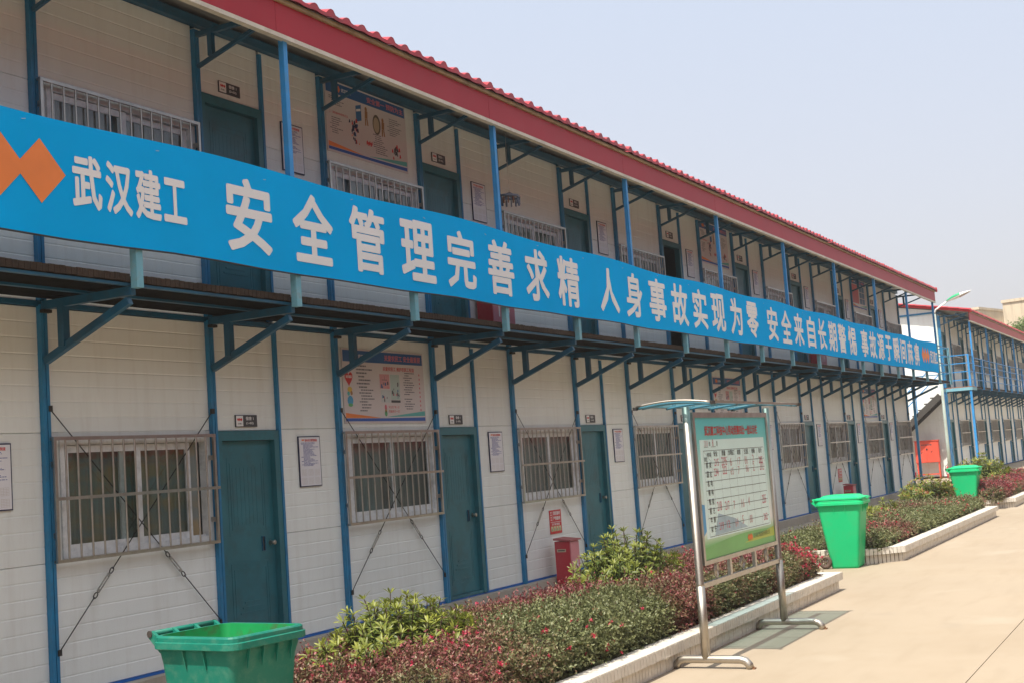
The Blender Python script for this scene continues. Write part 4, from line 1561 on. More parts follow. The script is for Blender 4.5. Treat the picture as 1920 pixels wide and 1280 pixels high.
# ------------------------------------------------------------------ planters
def planter(label, x0, x1, y0, y1, chamfer, single, group='white tiled flower beds'):
    """front at y0 (nearest the yard); coping overhangs a tiled wall"""
    t = thing('planter', label, 'flower bed', (0, 0, 0), 0, group)
    zt = -0.135
    zc = -0.225
    if chamfer:
        c = chamfer
        outer = [(x0, y1), (x0, y0 + c), (x0 + c, y0), (x1, y0), (x1, y1)]
    else:
        outer = [(x0, y1), (x0, y0), (x1, y0), (x1, y1)]

    def inset(poly, d):
        n = len(poly)
        res = []
        ctr = Vector((sum(p[0] for p in poly) / n, sum(p[1] for p in poly) / n))
        for i in range(n):
            p0, p1, p2 = Vector(poly[i - 1]), Vector(poly[i]), Vector(poly[(i + 1) % n])
            e1, e2 = (p1 - p0).normalized(), (p2 - p1).normalized()
            n1, n2 = Vector((-e1.y, e1.x)), Vector((-e2.y, e2.x))
            if n1.dot(ctr - p1) < 0:
                n1 = -n1
            if n2.dot(ctr - p1) < 0:
                n2 = -n2
            b = (n1 + n2)
            b = b / (1 + n1.dot(n2))
            q = p1 + b * d
            res.append((q.x, q.y))
        return res
    inner = inset(outer, 0.20)
    wall = inset(outer, 0.045)
    wall_in = inset(outer, 0.17)

    def ring(po, pi, z0, z1, m, name):
        mb = MB()
        n = len(po)
        for p, z in ((po, z0), (po, z1), (pi, z1), (pi, z0)):
            mb.v += [(a, b, z) for a, b in p]
        for i in range(n):
            j = (i + 1) % n
            mb.face((i, j, n + j, n + i))
            mb.face((n + i, n + j, 2 * n + j, 2 * n + i))
            mb.face((2 * n + i, 2 * n + j, 3 * n + j, 3 * n + i))
            mb.face((3 * n + i, 3 * n + j, j, i))
        return put(name, mb.mesh(name, m), t)
    ring(inset(outer, 0.004), inner, zc, zt - 0.002, M_GROUT, 'coping_core')
    ring(inset(outer, 0.002), inner, zt - 0.0018, zt, M_COPING, 'coping_top')
    ring(wall, wall_in, ZG - 0.03, zc - 0.001, M_GROUT, 'wall_core')
    mb = MB()
    mb.v += [(a, b, -0.20) for a, b in wall_in]
    mb.face(list(reversed(range(len(wall_in)))))
    put('soil', mb.mesh('soil', M_SOIL), t)
    # tiles: coping edge and wall, along every outer side but the back
    TW = 0.063
    tc = cached('coping_tile', lambda: MB().box(-.0283, .0283, -.003, .003, zc + .002, zt - .003).mesh('tile', M_TILE))
    tw = cached('wall_tile', lambda: MB().box(-.0283, .0283, -.003, .003, ZG - .012, zc - .004).mesh('tile', M_TILE))
    joined = MB()
    count = 0
    for loop, me, (z0, z1) in ((outer, tc, (zc + .002, zt - .003)), (wall, tw, (ZG - .012, zc - .004))):
        nseg = len(loop) - 1
        for i in range(nseg):
            p, q = Vector(loop[i]), Vector(loop[i + 1])
            L = (q - p).length
            d = (q - p) / L
            nn = Vector((d.y, -d.x))
            k = int(L / TW)
            for j in range(k):
                c = p + d * ((j + .5) * L / k)
                jit = random.uniform(-.0012, .0012)
                c = c + nn * jit
                front = abs(nn.y + 1) < 0.05
                if single and front and count < 300:
                    put('tile', me, t, (c.x, c.y, random.uniform(-.0015, .0015)), math.atan2(d.y, d.x))
                    count += 1
                else:
                    a, b2 = c - d * .0283, c + d * .0283
                    o = nn * .003
                    joined.hexa([(a.x + o.x, a.y + o.y, z0), (b2.x + o.x, b2.y + o.y, z0), (b2.x - o.x, b2.y - o.y, z0), (a.x - o.x, a.y - o.y, z0),
                                 (a.x + o.x, a.y + o.y, z1), (b2.x + o.x, b2.y + o.y, z1), (b2.x - o.x, b2.y - o.y, z1), (a.x - o.x, a.y - o.y, z1)])
    if joined.f:
        o = put('tile', joined.mesh('tile', M_TILE), t)
        o['kind'] = 'stuff'
    return t


planter('nearest white tiled flower bed behind the display board', -0.36, 8.97, -3.44, -1.26, 0.0, True)
planter('middle white tiled flower bed right of the closed bright green bin', 12.03, 21.85, -3.46, -1.26, 0.46, False)
planter('farthest white tiled flower bed by the far green bin', 24.2, 34.5, -3.42, -1.60, 0.72, False)


# ------------------------------------------------------------------ planting
def leaf_quads(base, direc, normal, L, Wd, tint, fold=0.25):
    """rhombic folded leaves, two quads each: base, two sides, tip and a raised midrib point"""
    n = len(base)
    side = np.cross(direc, normal)
    side /= np.linalg.norm(side, axis=1, keepdims=True) + 1e-9
    L = L[:, None]
    Wd = Wd[:, None]
    p0 = base
    pm = base + direc * L * 0.5 - normal * Wd * fold
    pl = base + direc * L * 0.45 + side * Wd * 0.5
    pr = base + direc * L * 0.45 - side * Wd * 0.5
    p1 = base + direc * L - normal * L * 0.10
    V = np.stack([p0, pl, p1, pr, pm], 1).reshape(-1, 3)
    o = np.arange(n)[:, None] * 5
    Fq = np.concatenate([o + np.array([[0, 4, 2, 1]]), o + np.array([[0, 3, 2, 4]])], 0)
    T = np.repeat(tint, 5, 0)
    return V, Fq, T


def unit(a):
    return a / (np.linalg.norm(a, axis=1, keepdims=True) + 1e-9)


def sm_noise(x, y, s, o=0.0):
    return np.array([mnoise.noise(Vector((a * s + o, b * s - o, o))) for a, b in zip(x, y)])


def hedge(label, x0, x1, y0, y1, zb, h, nspr, red_fn, seed, per=12, leaf=0.024, flower_fn=None, front_lean=0.10):
    t = thing('loropetalum_hedge', label, 'hedge', (0, 0, 0), 0, 'low red flowering hedges in the flower beds')
    r = np.random.default_rng(seed)
    # dark twiggy mass inside
    nx, ny = int((x1 - x0) / 0.25), 9
    V, Fc = [], []
    gx = np.linspace(x0 + .12, x1 - .12, nx + 1)
    gy = np.linspace(y0 + .16, y1 - .14, ny + 1)

    def top(x, y):
        e = min((x - x0) / .35, (x1 - x) / .35, (y - y0) / .28, (y1 - y) / .3, 1.0)
        e = max(e, 0.0)
        b = h * (0.55 + 0.45 * math.sqrt(max(e, 0)))
        b *= 1.04 - .22 * (y - y0) / (y1 - y0)
        return b * (1 + 0.17 * mnoise.noise(Vector((x * 1.1 + seed, y * 1.3, 0))) + 0.15 * mnoise.noise(Vector((x * 3.1, y * 3.3, seed))) + 0.12 * mnoise.noise(Vector((x * 8.0, y * 8.0, seed))))
    for i, a in enumerate(gx):
        for j, c in enumerate(gy):
            V.append((a, c, zb + top(a, c) - 0.13))
    k = ny + 1
    for i in range(nx):
        for j in range(ny):
            Fc.append((i * k + j, (i + 1) * k + j, (i + 1) * k + j + 1, i * k + j + 1))
    nb = len(V)
    border = [i * k for i in range(nx + 1)] + [nx * k + j for j in range(1, ny + 1)] + [i * k + ny for i in range(nx - 1, -1, -1)] + [j for j in range(ny - 1, 0, -1)]
    for b in border:
        V.append((V[b][0], V[b][1], zb - 0.02))
    m = len(border)
    for i in range(m):
        j = (i + 1) % m
        Fc.append((border[i], nb + i, nb + j, border[j]))
    me = fast_mesh('branches', np.array(V), np.array(Fc), M_TWIG)
    put('branches', me, t)
    # sprigs over the top and the sides
    A_top = (x1 - x0) * (y1 - y0)
    A_fr = (x1 - x0) * h
    A_en = (y1 - y0) * h
    w = np.array([A_top, A_fr * 1.25, A_fr * .35, A_en * .9, A_en * .7])
    w /= w.sum()
    which = r.choice(5, nspr, p=w)
    px = r.uniform(x0, x1, nspr)
    py = r.uniform(y0, y1, nspr)
    dirn = np.zeros((nspr, 3))
    pz = np.zeros(nspr)
    hh = r.uniform(0.05, 0.98, nspr)
    for i in range(nspr):
        a = which[i]
        if a == 1:
            py[i] = y0 + abs(r.normal(0, .05)) + front_lean * (1 - hh[i]) * .5 + .03
        elif a == 2:
            py[i] = y1 - abs(r.normal(0, .05))
        elif a == 3:
            px[i] = x0 + abs(r.normal(0, .05)) + .02
        elif a == 4:
            px[i] = x1 - abs(r.normal(0, .05)) - .02
        tp = top(px[i], py[i])
        if a == 0:
            pz[i] = tp - abs(r.normal(0, .05)) - .02
            dirn[i] = (0, 0, 1)
        else:
            pz[i] = hh[i] * tp
            dirn[i] = {1: (0, -1, .35), 2: (0, 1, .35), 3: (-1, 0, .35), 4: (1, 0, .35)}[a]
    dirn += r.normal(0, .6, (nspr, 3))
    dirn[:, 2] += 0.15
    dirn = unit(dirn)
    base = np.stack([px, py, zb + pz], 1)
    redn = np.array([red_fn(a, b, c) for a, b, c in base])
    # leaves along each sprig
    N = nspr * per
    sp = np.repeat(np.arange(nspr), per)
    f = np.tile(np.linspace(0.05, 1.0, per), nspr) + r.normal(0, .03, N)
    SL = r.uniform(.06, .12, nspr) * np.where(r.random(nspr) < .10, 1.7, 1.0)
    b = base[sp] + dirn[sp] * (f * SL[sp])[:, None]
    rad = unit(r.normal(0, 1, (N, 3)))
    d = unit(rad * .8 + dirn[sp] * .75)
    nrm = unit(np.cross(d, np.cross(dirn[sp] + r.normal(0, .3, (N, 3)), d)))
    L = r.uniform(.7, 1.25, N) * leaf * (1.12 - .25 * f)
    red = np.clip(redn[sp] + .16 * (f > .7) * r.random(N) + r.normal(0, .12, N), 0, 1)
    g1 = np.array([.115, .140, .055])
    g2 = np.array([.28, .295, .135])
    p1 = np.array([.175, .050, .052])
    p2 = np.array([.36, .105, .110])
    mixg = .62 * r.random((nspr, 1))[sp] + .38 * r.random((N, 1))
    green = g1 * (1 - mixg) + g2 * mixg
    purp = p1 * (1 - mixg) + p2 * mixg
    k2 = np.clip((red - .44) / .46, 0, 1)[:, None]
    tint = green * (1 - k2) + purp * k2
    V, Fq, T = leaf_quads(b, d, nrm, L, L * .55, tint)
    o = put('foliage', fast_mesh('foliage', V, Fq, M_LEAF, T), t)
    o['kind'] = 'stuff'
    # strap-petalled pink flowers in little tufts
    if flower_fn:
        prob = np.array([flower_fn(a, b2, c) for a, b2, c in base])
        fi = np.where(r.random(nspr) < prob)[0]
        pet = 14
        Nf = len(fi) * pet
        if Nf:
            s2 = np.repeat(fi, pet)
            c0 = base[s2] + dirn[s2] * (SL[s2] * .95)[:, None] + np.repeat(r.normal(0, .008, (len(fi), 3)), pet, 0)
            dd = unit(unit(r.normal(0, 1, (Nf, 3))) + dirn[s2] * .5)
            nn = unit(np.cross(dd, r.normal(0, 1, (Nf, 3))))
            Lf = r.uniform(.016, .030, Nf)
            c1, c2 = np.array([.58, .020, .085]), np.array([.66, .075, .14])
            mm = np.repeat(r.random((len(fi), 1)), pet, 0)
            V, Fq, T = leaf_quads(c0, dd, nn, Lf, np.full(Nf, .009), c1 * (1 - mm) + c2 * mm, .1)
            o = put('flowers', fast_mesh('flowers', V, Fq, M_FLOWER, T), t)
            o['kind'] = 'stuff'
    return t


def broadleaf_bush(loc, label, rx, ry, h, nstem, seed, leafL=0.085, yellow=0.5, group='yellow green broad leaved bushes', red=0.0, dense=6):
    t = thing('broadleaf_bush', label, 'bush', loc, 0, group)
    r = np.random.default_rng(seed)
    stems = MB()
    Bs, Ds, Ns, Ls, Ts = [], [], [], [], []
    for k in range(nstem):
        a = r.uniform(0, 2 * math.pi)
        q = math.sqrt(r.random())
        tx, ty = rx * q * math.cos(a), ry * q * math.sin(a)
        hh = h * (1 - .45 * q * q) * r.uniform(.62, 1.08)
        root = Vector((tx * .25, ty * .25, 0))
        mid = Vector((tx * .8 + r.normal(0, .02), ty * .8 + r.normal(0, .02), hh * .55))
        tip = Vector((tx + r.normal(0, .03), ty + r.normal(0, .03), hh))
        stems.tube([root, mid, tip], [.008, .006, .004], 5, caps=False)
        ax = (tip - mid).normalized()
        for wv in range(dense):
            f = 1 - wv * (.16 if dense > 4 else .2) - (r.random() * .04)
            c = mid.lerp(tip, f) if f > 0 else root.lerp(mid, max(0.35, 1 + f))
            n = int(r.integers(7, 11)) if wv == 0 else int(r.integers(5, 9))
            ph = r.uniform(0, 6.28)
            s = Vector((1, 0, 0)).cross(ax).normalized()
            u = ax.cross(s)
            for j in range(n):
                an = ph + 2 * math.pi * j / n + r.normal(0, .2)
                out = s * math.cos(an) + u * math.sin(an)
                up = .95 if wv == 0 else .45 - .12 * wv
                d = (out + ax * (up + r.normal(0, .25))).normalized()
                nr = (ax * 1.0 - out * .4 + Vector(tuple(r.normal(0, .25, 3))))
                nr = (nr - d * nr.dot(d)).normalized()
                Bs.append(c + out * .006)
                Ds.append(d)
                Ns.append(nr)
                Ls.append(leafL * r.uniform(.6, 1.15) * (0.8 if wv == 0 else 1.0))
                y = np.clip(yellow + (.25 if wv == 0 else -.08 * wv) + r.normal(0, .16), 0, 1)
                c1, c2 = np.array([.075, .120, .024]), np.array([.31, .33, .050])
                col = c1 * (1 - y) + c2 * y
                if r.random() < red * (1.0 if wv == 0 else .3):
                    col = np.array([.30, .11, .04])
                Ts.append(col)
    Bs, Ds, Ns = (np.array([tuple(v) for v in q]) for q in (Bs, Ds, Ns))
    Ls = np.array(Ls)
    Ts = np.array(Ts)
    # lanceolate leaf: base, two side pairs, tip, midrib
    side = unit(np.cross(Ds, Ns))
    Lc, Wc = Ls[:, None], (Ls * .25)[:, None]
    n = len(Bs)
    P = [Bs, Bs + Ds * Lc * .35 + side * Wc * .42 + Ns * Wc * .12, Bs + Ds * Lc * .70 + side * Wc * .40 + Ns * Wc * .10 - Ns * Lc * .04,
         Bs + Ds * Lc - Ns * Lc * .14, Bs + Ds * Lc * .70 - side * Wc * .40 + Ns * Wc * .10 - Ns * Lc * .04, Bs + Ds * Lc * .35 - side * Wc * .42 + Ns * Wc * .12,
         Bs + Ds * Lc * .36 - Ns * Wc * .05, Bs + Ds * Lc * .70 - Ns * Wc * .05 - Ns * Lc * .05]
    V = np.stack(P, 1).reshape(-1, 3)
    o = np.arange(n)[:, None] * 8
    tri = [[0, 6, 1], [1, 6, 2], [6, 7, 2], [2, 7, 3], [0, 5, 6], [5, 4, 6], [6, 4, 7], [4, 3, 7]]
    Fq = np.concatenate([o + np.array([q]) for q in tri], 0)
    me = fast_mesh('foliage', V, Fq, M_LEAF, np.repeat(Ts, 8, 0), 3)
    f = put('foliage', me, t)
    f['kind'] = 'stuff'
    put('stems', stems.mesh('stems', M_TWIG), t)
    return t


def red1(x, y, z):
    n = mnoise.noise(Vector((x * .55, y * .9, 2.0))) + .5 * mnoise.noise(Vector((x * 1.5, y * 1.7, 8.0)))
    f = (y + 3.3) / 2.0                     # 0 at the kerb, 1 at the walk
    v = .33 + .38 * f + .85 * n
    if x < 1.9:
        v += .20 * min(1, (1.9 - x) / .8)
    if x > 4.4:
        v += .24 * min(1, (x - 4.4) / 2.0)
    return v


def fl1(x, y, z):
    p = .006 if z > 0.02 else 0.0
    if x > 7.9 and z > -.05:
        p = .34
    elif x > 6.2 and y > -2.6:
        p = .09
    elif x < 2.9 and y < -2.2:
        p = .05
    n = mnoise.noise(Vector((x * 2.0, y * 2.0, 7.0)))
    return p * max(0, .6 + 3.0 * n)


hedge('clipped dark green and maroon hedge filling the nearest flower bed', -.25, 8.62, -3.26, -1.42, -0.20, 0.42, 19000, red1, 21, per=12, leaf=.029, flower_fn=fl1)


def red2(x, y, z):
    n = mnoise.noise(Vector((x * .5, y * .8, 5.0)))
    return .28 + .75 * n + .34 * max(0, min(1, (z + .05) / .25))


def fl2(x, y, z):
    n = mnoise.noise(Vector((x * 1.2, y * 1.2, 9.0)))
    return (.14 if z > .05 else .02) * max(0, .8 + 1.8 * n)


hedge('red tipped hedge filling the middle flower bed', 12.2, 21.6, -3.24, -1.40, -0.20, 0.28, 12000, red2, 22, per=9, leaf=.036, flower_fn=fl2)


def red3(x, y, z):
    return red2(x, y, z) + .18


def fl3(x, y, z):
    return fl2(x, y, z) * 2.2


hedge('bright pink flowering hedge filling the farthest flower bed', 24.4, 34.3, -3.22, -1.75, -0.20, 0.40, 9000, red3, 23, per=9, leaf=.042, flower_fn=fl3)

broadleaf_bush((1.12, -2.25, -0.2), 'yellow green broad leaved bush in the nearest bed beside the open bin', .86, .50, .72, 230, 1, .084, .44)
broadleaf_bush((5.75, -2.05, -0.2), 'tall glossy broad leaved bush in front of the red cabinet', .95, .50, .86, 190, 2, .084, .36)
broadleaf_bush((15.2, -2.1, -0.2), 'round broad leaved bush just behind the closed bright green bin', .62, .45, .52, 36, 3, .10, .45)
broadleaf_bush((18.3, -1.85, -0.2), 'small low leafy bush amid the middle hedge', .62, .40, .50, 32, 4, .10, .6)
broadleaf_bush((22.6, -1.95, -0.2), 'spreading bush with orange tips half hiding the far green bin', 1.15, .55, .74, 70, 5, .12, .42, red=.22)
broadleaf_bush((29.2, -2.1, -0.2), 'biggest broad leaved bush, in the farthest flower bed', 1.6, .7, .98, 110, 6, .13, .5, red=.06)
broadleaf_bush((27.0, -1.95, -0.2), 'low bush right beside the far green bin', .8, .5, .60, 40, 7, .12, .42)


# ------------------------------------------------------------------ display board in the yard
def display_board():
    t = thing('display_board', 'steel framed yard notice board with blue canopy and score table', 'notice board', (0, 0, 0))
    ys = -3.68
    zt = 1.80
    for k, x in enumerate((3.48, 5.70)):
        p = put('post', MB().tube([(x, ys, -.27), (x, ys, .32)], .036, 16).tube([(x, ys, .321), (x, ys, .333), (x, ys, zt)], [.036, .032, .032], 16).mesh('post', M_STEEL_T), t)
        y0, y1 = -4.03, -3.43
        m = MB()
        path = [(x, y0 - .02, ZG + .004), (x, y0 - .012, ZG + .035), (x, y0 + .015, ZG + .062), (x, y0 + .06, ZG + .075), (x, y1 - .06, ZG + .075), (x, y1 - .015, ZG + .062),
                (x, y1 + .012, ZG + .035), (x, y1 + .02, ZG + .004)]
        m.tube(path, .033, 14)
        put('foot', m.mesh('foot', M_STEEL_T), t)
        m = MB()
        for e in (y0 - .045, y1 + .045):
            m.box(x - .02, x + .02, e - .018, e + .018, ZG, ZG + .012)
            m.tube([(x, e, ZG + .012), (x, e, ZG + .024)], .009, 6)
        put('anchor_bolt', m.mesh('anchor_bolt', mat('rusty_iron', (.20, .10, .05), .8)), t)
        # clamps to the panel
        cx = x + .045 if k == 0 else x - .045
        m = MB()
        for z in (1.55, .72):
            m.box(min(cx - .025, cx + .025), max(cx - .025, cx + .025), ys - .012, ys + .012, z - .02, z + .02)
        put('clamp', m.mesh('clamp', M_STEEL_T), t)
    px0, px1, pz0, pz1 = 3.555, 5.625, .475, 1.755
    fw = .045
    m = MB()
    m.box(px0, px1, ys - .028, ys + .028, pz1 - fw, pz1).box(px0, px1, ys - .028, ys + .028, pz0, pz0 + fw * .8)
    m.box(px0, px0 + fw, ys - .028, ys + .028, pz0 + fw * .8, pz1 - fw).box(px1 - fw, px1, ys - .028, ys + .028, pz0 + fw * .8, pz1 - fw)
    put('panel_frame', m.mesh('panel_frame', M_STEEL), t)
    put('bottom_rail', MB().box(3.51, 5.67, ys - .018, ys + .018, .295, .335).mesh('bottom_rail', M_STEEL), t)
    for x in (4.25, 4.95):
        put('stub', MB().box(x - .025, x + .025, ys - .015, ys + .015, .3355, .4745).mesh('stub', M_STEEL), t)
    for k, x in enumerate((3.90, 4.60, 5.32)):
        m = MB()
        if k == 1:
            for s in (.062, .036):
                m.tube([(x + s * math.cos(a) * 1.35, ys, .405 + s * math.sin(a)) for a in (0, math.pi / 2, math.pi, 1.5 * math.pi)], .0075, 6, closed=True)
        else:
            for s in (.060, .035):
                m.tube([(x + s * .8 * math.cos(a), ys, .405 + s * math.sin(a)) for a in [q * math.pi / 8 for q in range(16)]], .0075, 6, closed=True)
            m.tube([(x, ys, .337), (x, ys, .474)], .006, 6)
        put('ornament', m.mesh('ornament', M_STEEL_T), t)
    # printed sheet: colour runs from turquoise through pale mint to grass green
    W, H = px1 - px0 - 2 * fw, pz1 - pz0 - 1.8 * fw
    ox, oz = px0 + fw, pz0 + .8 * fw
    sm_ = bpy.data.materials.new('display_print')
    sm_.use_nodes = True
    tt = sm_.node_tree
    p = tt.nodes['Principled BSDF']
    tcn = tt.nodes.new('ShaderNodeTexCoord')
    se = tt.nodes.new('ShaderNodeSeparateXYZ')
    tt.links.new(tcn.outputs['Object'], se.inputs[0])
    mr = tt.nodes.new('ShaderNodeMapRange')
    mr.inputs['From Max'].default_value = H
    tt.links.new(se.outputs['Z'], mr.inputs['Value'])
    rp = tt.nodes.new('ShaderNodeValToRGB')
    el = rp.color_ramp.elements
    el[0].position, el[0].color = 0.0, (.12, .48, .20, 1)
    el[1].position, el[1].color = 1.0, (.12, .58, .64, 1)
    for pos, c in ((.10, (.22, .52, .20)), (.20, (.84, .86, .82)), (.36, (.70, .82, .78)), (.62, (.48, .76, .68)), (.86, (.17, .62, .62))):
        e = el.new(pos)
        e.color = (*c, 1)
    tt.links.new(mr.outputs[0], rp.inputs[0])
    tt.links.new(rp.outputs[0], p.inputs['Base Color'])
    p.inputs['Roughness'].default_value = .5
    put('sheet', MB().box(0, W, -.004, .004, 0, H).mesh('sheet', sm_), t, (ox, ys - .012, oz))
    yp = ys - .0172
    field = mat('pale_field_print', (.72, .93, .90), .5, var=.03)
    put('table_field', MB().box(ox + .10, ox + W - .09, yp, yp + .001, oz + .17, oz + H - .19).mesh('table_field', field), t)
    yp -= .0012
    # hill and sky shapes at the foot
    m = MB().use(mat('grass_green_print', (.16, .46, .13), .4))
    N = 14
    for k in range(N + 1):
        u = k / N
        m.v += [(ox + .002 + u * (W - .004), yp + .0012, oz + .002), (ox + .002 + u * (W - .004), yp + .0012, oz + .10 + .035 * math.sin(u * 3.0) + .03 * u)]
    for k in range(N):
        m.face((2 * k, 2 * k + 2, 2 * k + 3, 2 * k + 1))
    m.use(mat('lime_print', (.42, .52, .06), .4))
    s = len(m.v)
    for k in range(8):
        u = k / 7
        m.v += [(ox + W * .55 + u * (W * .445), yp + .0006, oz + .06 + .0 * u), (ox + W * .55 + u * (W * .445), yp + .0006, oz + .065 + .085 * u)]
    for k in range(7):
        m.face((s + 2 * k, s + 2 * k + 2, s + 2 * k + 3, s + 2 * k + 1))
    put('hill_print', m.mesh('hill_print', None), t)
    m = MB().use(mat('bright_sky_print', (.06, .34, .66), .4))
    m.quad((ox + .025, yp, oz + .20), (ox + .095, yp, oz + .24), (ox + .095, yp, oz + .46), (ox + .02, yp, oz + .47))
    m.use(mat('pale_sky_print', (.36, .52, .60), .4))
    m.quad((ox + .30, yp + .0004, oz + .19), (ox + 1.2, yp + .0004, oz + .20), (ox + .85, yp + .0004, oz + .30), (ox + .42, yp + .0004, oz + .37))
    put('sky_print', m.mesh('sky_print', None), t)
    yp -= .0012
    put('title', text_mesh('武汉建工科技中心劳动竞赛四比一创公示栏', M_REDPRINT, 1.47, .088, .028), t, (ox + .24, yp, oz + H - .158))
    # the table
    ink = mat('black_ink', (.02, .02, .025), .5)
    tx0, tx1 = ox + .165, ox + W - .13
    tz1, tz0 = oz + H - .285, oz + .185
    nr = 9
    hh = (tz1 - tz0 - .03) / nr
    zs = [tz1] + [tz1 - .03 - hh * k for k in range(1, nr + 1)]
    cx = [tx0, tx0 + .20]
    cw = (tx1 - cx[1]) / 7
    cx += [cx[1] + cw * k for k in range(1, 8)]
    m = MB()
    for z in zs:
        m.quad((tx0, yp, z - .0017), (tx1, yp, z - .0017), (tx1, yp, z + .0017), (tx0, yp, z + .0017))
    put('table_line', m.mesh('table_line', ink), t)
    m = MB()
    for x in cx:
        m.quad((x - .0010, yp, zs[-1]), (x + .0010, yp, zs[-1]), (x + .0010, yp, tz1), (x - .0010, yp, tz1))
    m.quad((cx[0], yp, tz1), (cx[0] + .004, yp, tz1), (cx[1], yp, zs[1]), (cx[1] - .004, yp, zs[1]))
    m.quad((tx0 + .03, yp, tz1 + .03), (tx0 + .14, yp, tz1 + .03), (tx0 + .14, yp, tz1 + .033), (tx0 + .03, yp, tz1 + .033))
    m.quad((tx0 + .21, yp, tz1 + .03), (tx0 + .33, yp, tz1 + .03), (tx0 + .33, yp, tz1 + .033), (tx0 + .21, yp, tz1 + .033))
    put('table_line', m.mesh('table_line', ink), t)

    def w(s, x, z, ww, h, mt=ink, b=.01):
        put('lettering', text_mesh(s, mt, ww, h, b), t, (x, yp, z))
    w('年', tx0 + .155, tz1 + .035, .04, .045)
    w('月', tx0 + .345, tz1 + .035, .034, .045)
    w('考核内容', tx0 + .085, tz1 - .055, .105, .04)
    w('单位', tx0 + .012, zs[1] + .012, .075, .045)
    for k, s in enumerate(['安全', '质量', '文明施工', '进度', '生活区', '创新', '总分']):
        wd = .05 * len(s) if len(s) < 3 else .042 * len(s)
        wd = min(wd, cw * .82)
        w(s, cx[k + 1] + (cw - wd) / 2, zs[1] + .055, wd, .048)
    for k, s in enumerate(['群英', '国红', '机电', '钢构', '智能', '星艺', '华腾', '架子']):
        a = text_mesh(s[0], ink, .05, .052, .01)
        c = text_mesh(s[1], ink, .05, .052, .01)
        put('lettering', a, t, (cx[0] + .045, yp, zs[k + 2] + .035))
        put('lettering', c, t, (cx[0] + .125, yp, zs[k + 2] + .035))
    pen = mat('red_pen', (.60, .16, .20), .5)
    pale = mat('faded_red_pen', (.64, .42, .42), .5)
    hand = {0: ['215', '2295', '6', '17', '86', '2', '285'], 1: ['234', '222', '65', '7', '86', '2', '272'], 5: ['218', '217', '7', '16', '4', '', '255'],
            7: ['219', '12', '64', '5', '80', '', '262']}
    rr = random.Random(2)
    for row, vals in hand.items():
        for k, s in enumerate(vals):
            if s:
                w(s, cx[k + 1] + .03 + rr.uniform(0, .03), zs[row + 2] + .03 + rr.uniform(0, .02), .032 * len(s) + .02, .062 + rr.uniform(0, .02), pen if k < 2 or k == 6 else pale, .0)
    w('2018', tx0 + .04, tz1 + .037, .09, .05, pale, 0)
    w('8', tx0 + .245, tz1 + .037, .03, .06, pen, 0)
    m = MB()
    for k in range(3):
        c = ox + W * .60 + k * .042
        m.quad((c - .032, yp - .0004 * k, oz + .10), (c, yp - .0004 * k, oz + .065), (c + .032, yp - .0004 * k, oz + .10), (c, yp - .0004 * k, oz + .135))
    put('diamond_logo', m.mesh('diamond_logo', M_ORANGE), t)
    w('武汉建工集团股份有限公司', ox + W * .60 + .14, oz + .082, .50, .045, mat('olive_ink', (.10, .13, .06), .5), .0)
    # canopy: shallow blue vault on steel ribs
    cx0, cx1, cy0, cy1 = 3.36, 5.90, -3.95, -3.29
    n = 12
    prof = []
    for k in range(n + 1):
        u = k / n
        prof.append((cy0 + (cy1 - cy0) * u, zt + .018 + .030 * math.sin(math.pi * min(1, u * 1.0)) + .012 * u))
    m = MB()
    m.sm = True
    for x in (cx0, cx1):
        m.v += [(x, a, c) for a, c in prof]
        m.v += [(x, a, c + .007) for a, c in prof]
    k = n + 1
    for i in range(n):
        m.face((i, i + 1, 2 * k + i + 1, 2 * k + i))
    put('canopy', m.mesh('canopy', M_CANOPY), t)
    m = MB()
    for e in (0, n):
        m.box(cx0, cx1, prof[e][0] - .012, prof[e][0] + .012, prof[e][1] - .006, prof[e][1] + .014)
    for x in (cx0, cx1):
        m.tube([(x, a, c + .004) for a, c in prof], .009, 6)
    put('canopy_edge', m.mesh('canopy_edge', M_STEEL_T), t)
    rib = MB().tube([(0, a, c - .014) for a, c in prof], .010, 6).mesh('canopy_rib', mat('blue_canopy_rib', (.10, .25, .33), .4))
    for x in (cx0 + .03, 3.48, 4.04, 4.59, 5.14, 5.70, cx1 - .03):
        put('canopy_rib', rib, t, (x, 0, 0))
    cap = MB().box(-.02, .02, -.016, .016, zt + .004, zt + .03).mesh('corner_cap', M_BLACK)
    for a in (cy0 - .013, cy1 + .013):
        for x in (cx0, cx1):
            put('corner_cap', cap, t, (x, a, 0))
    return t


display_board()


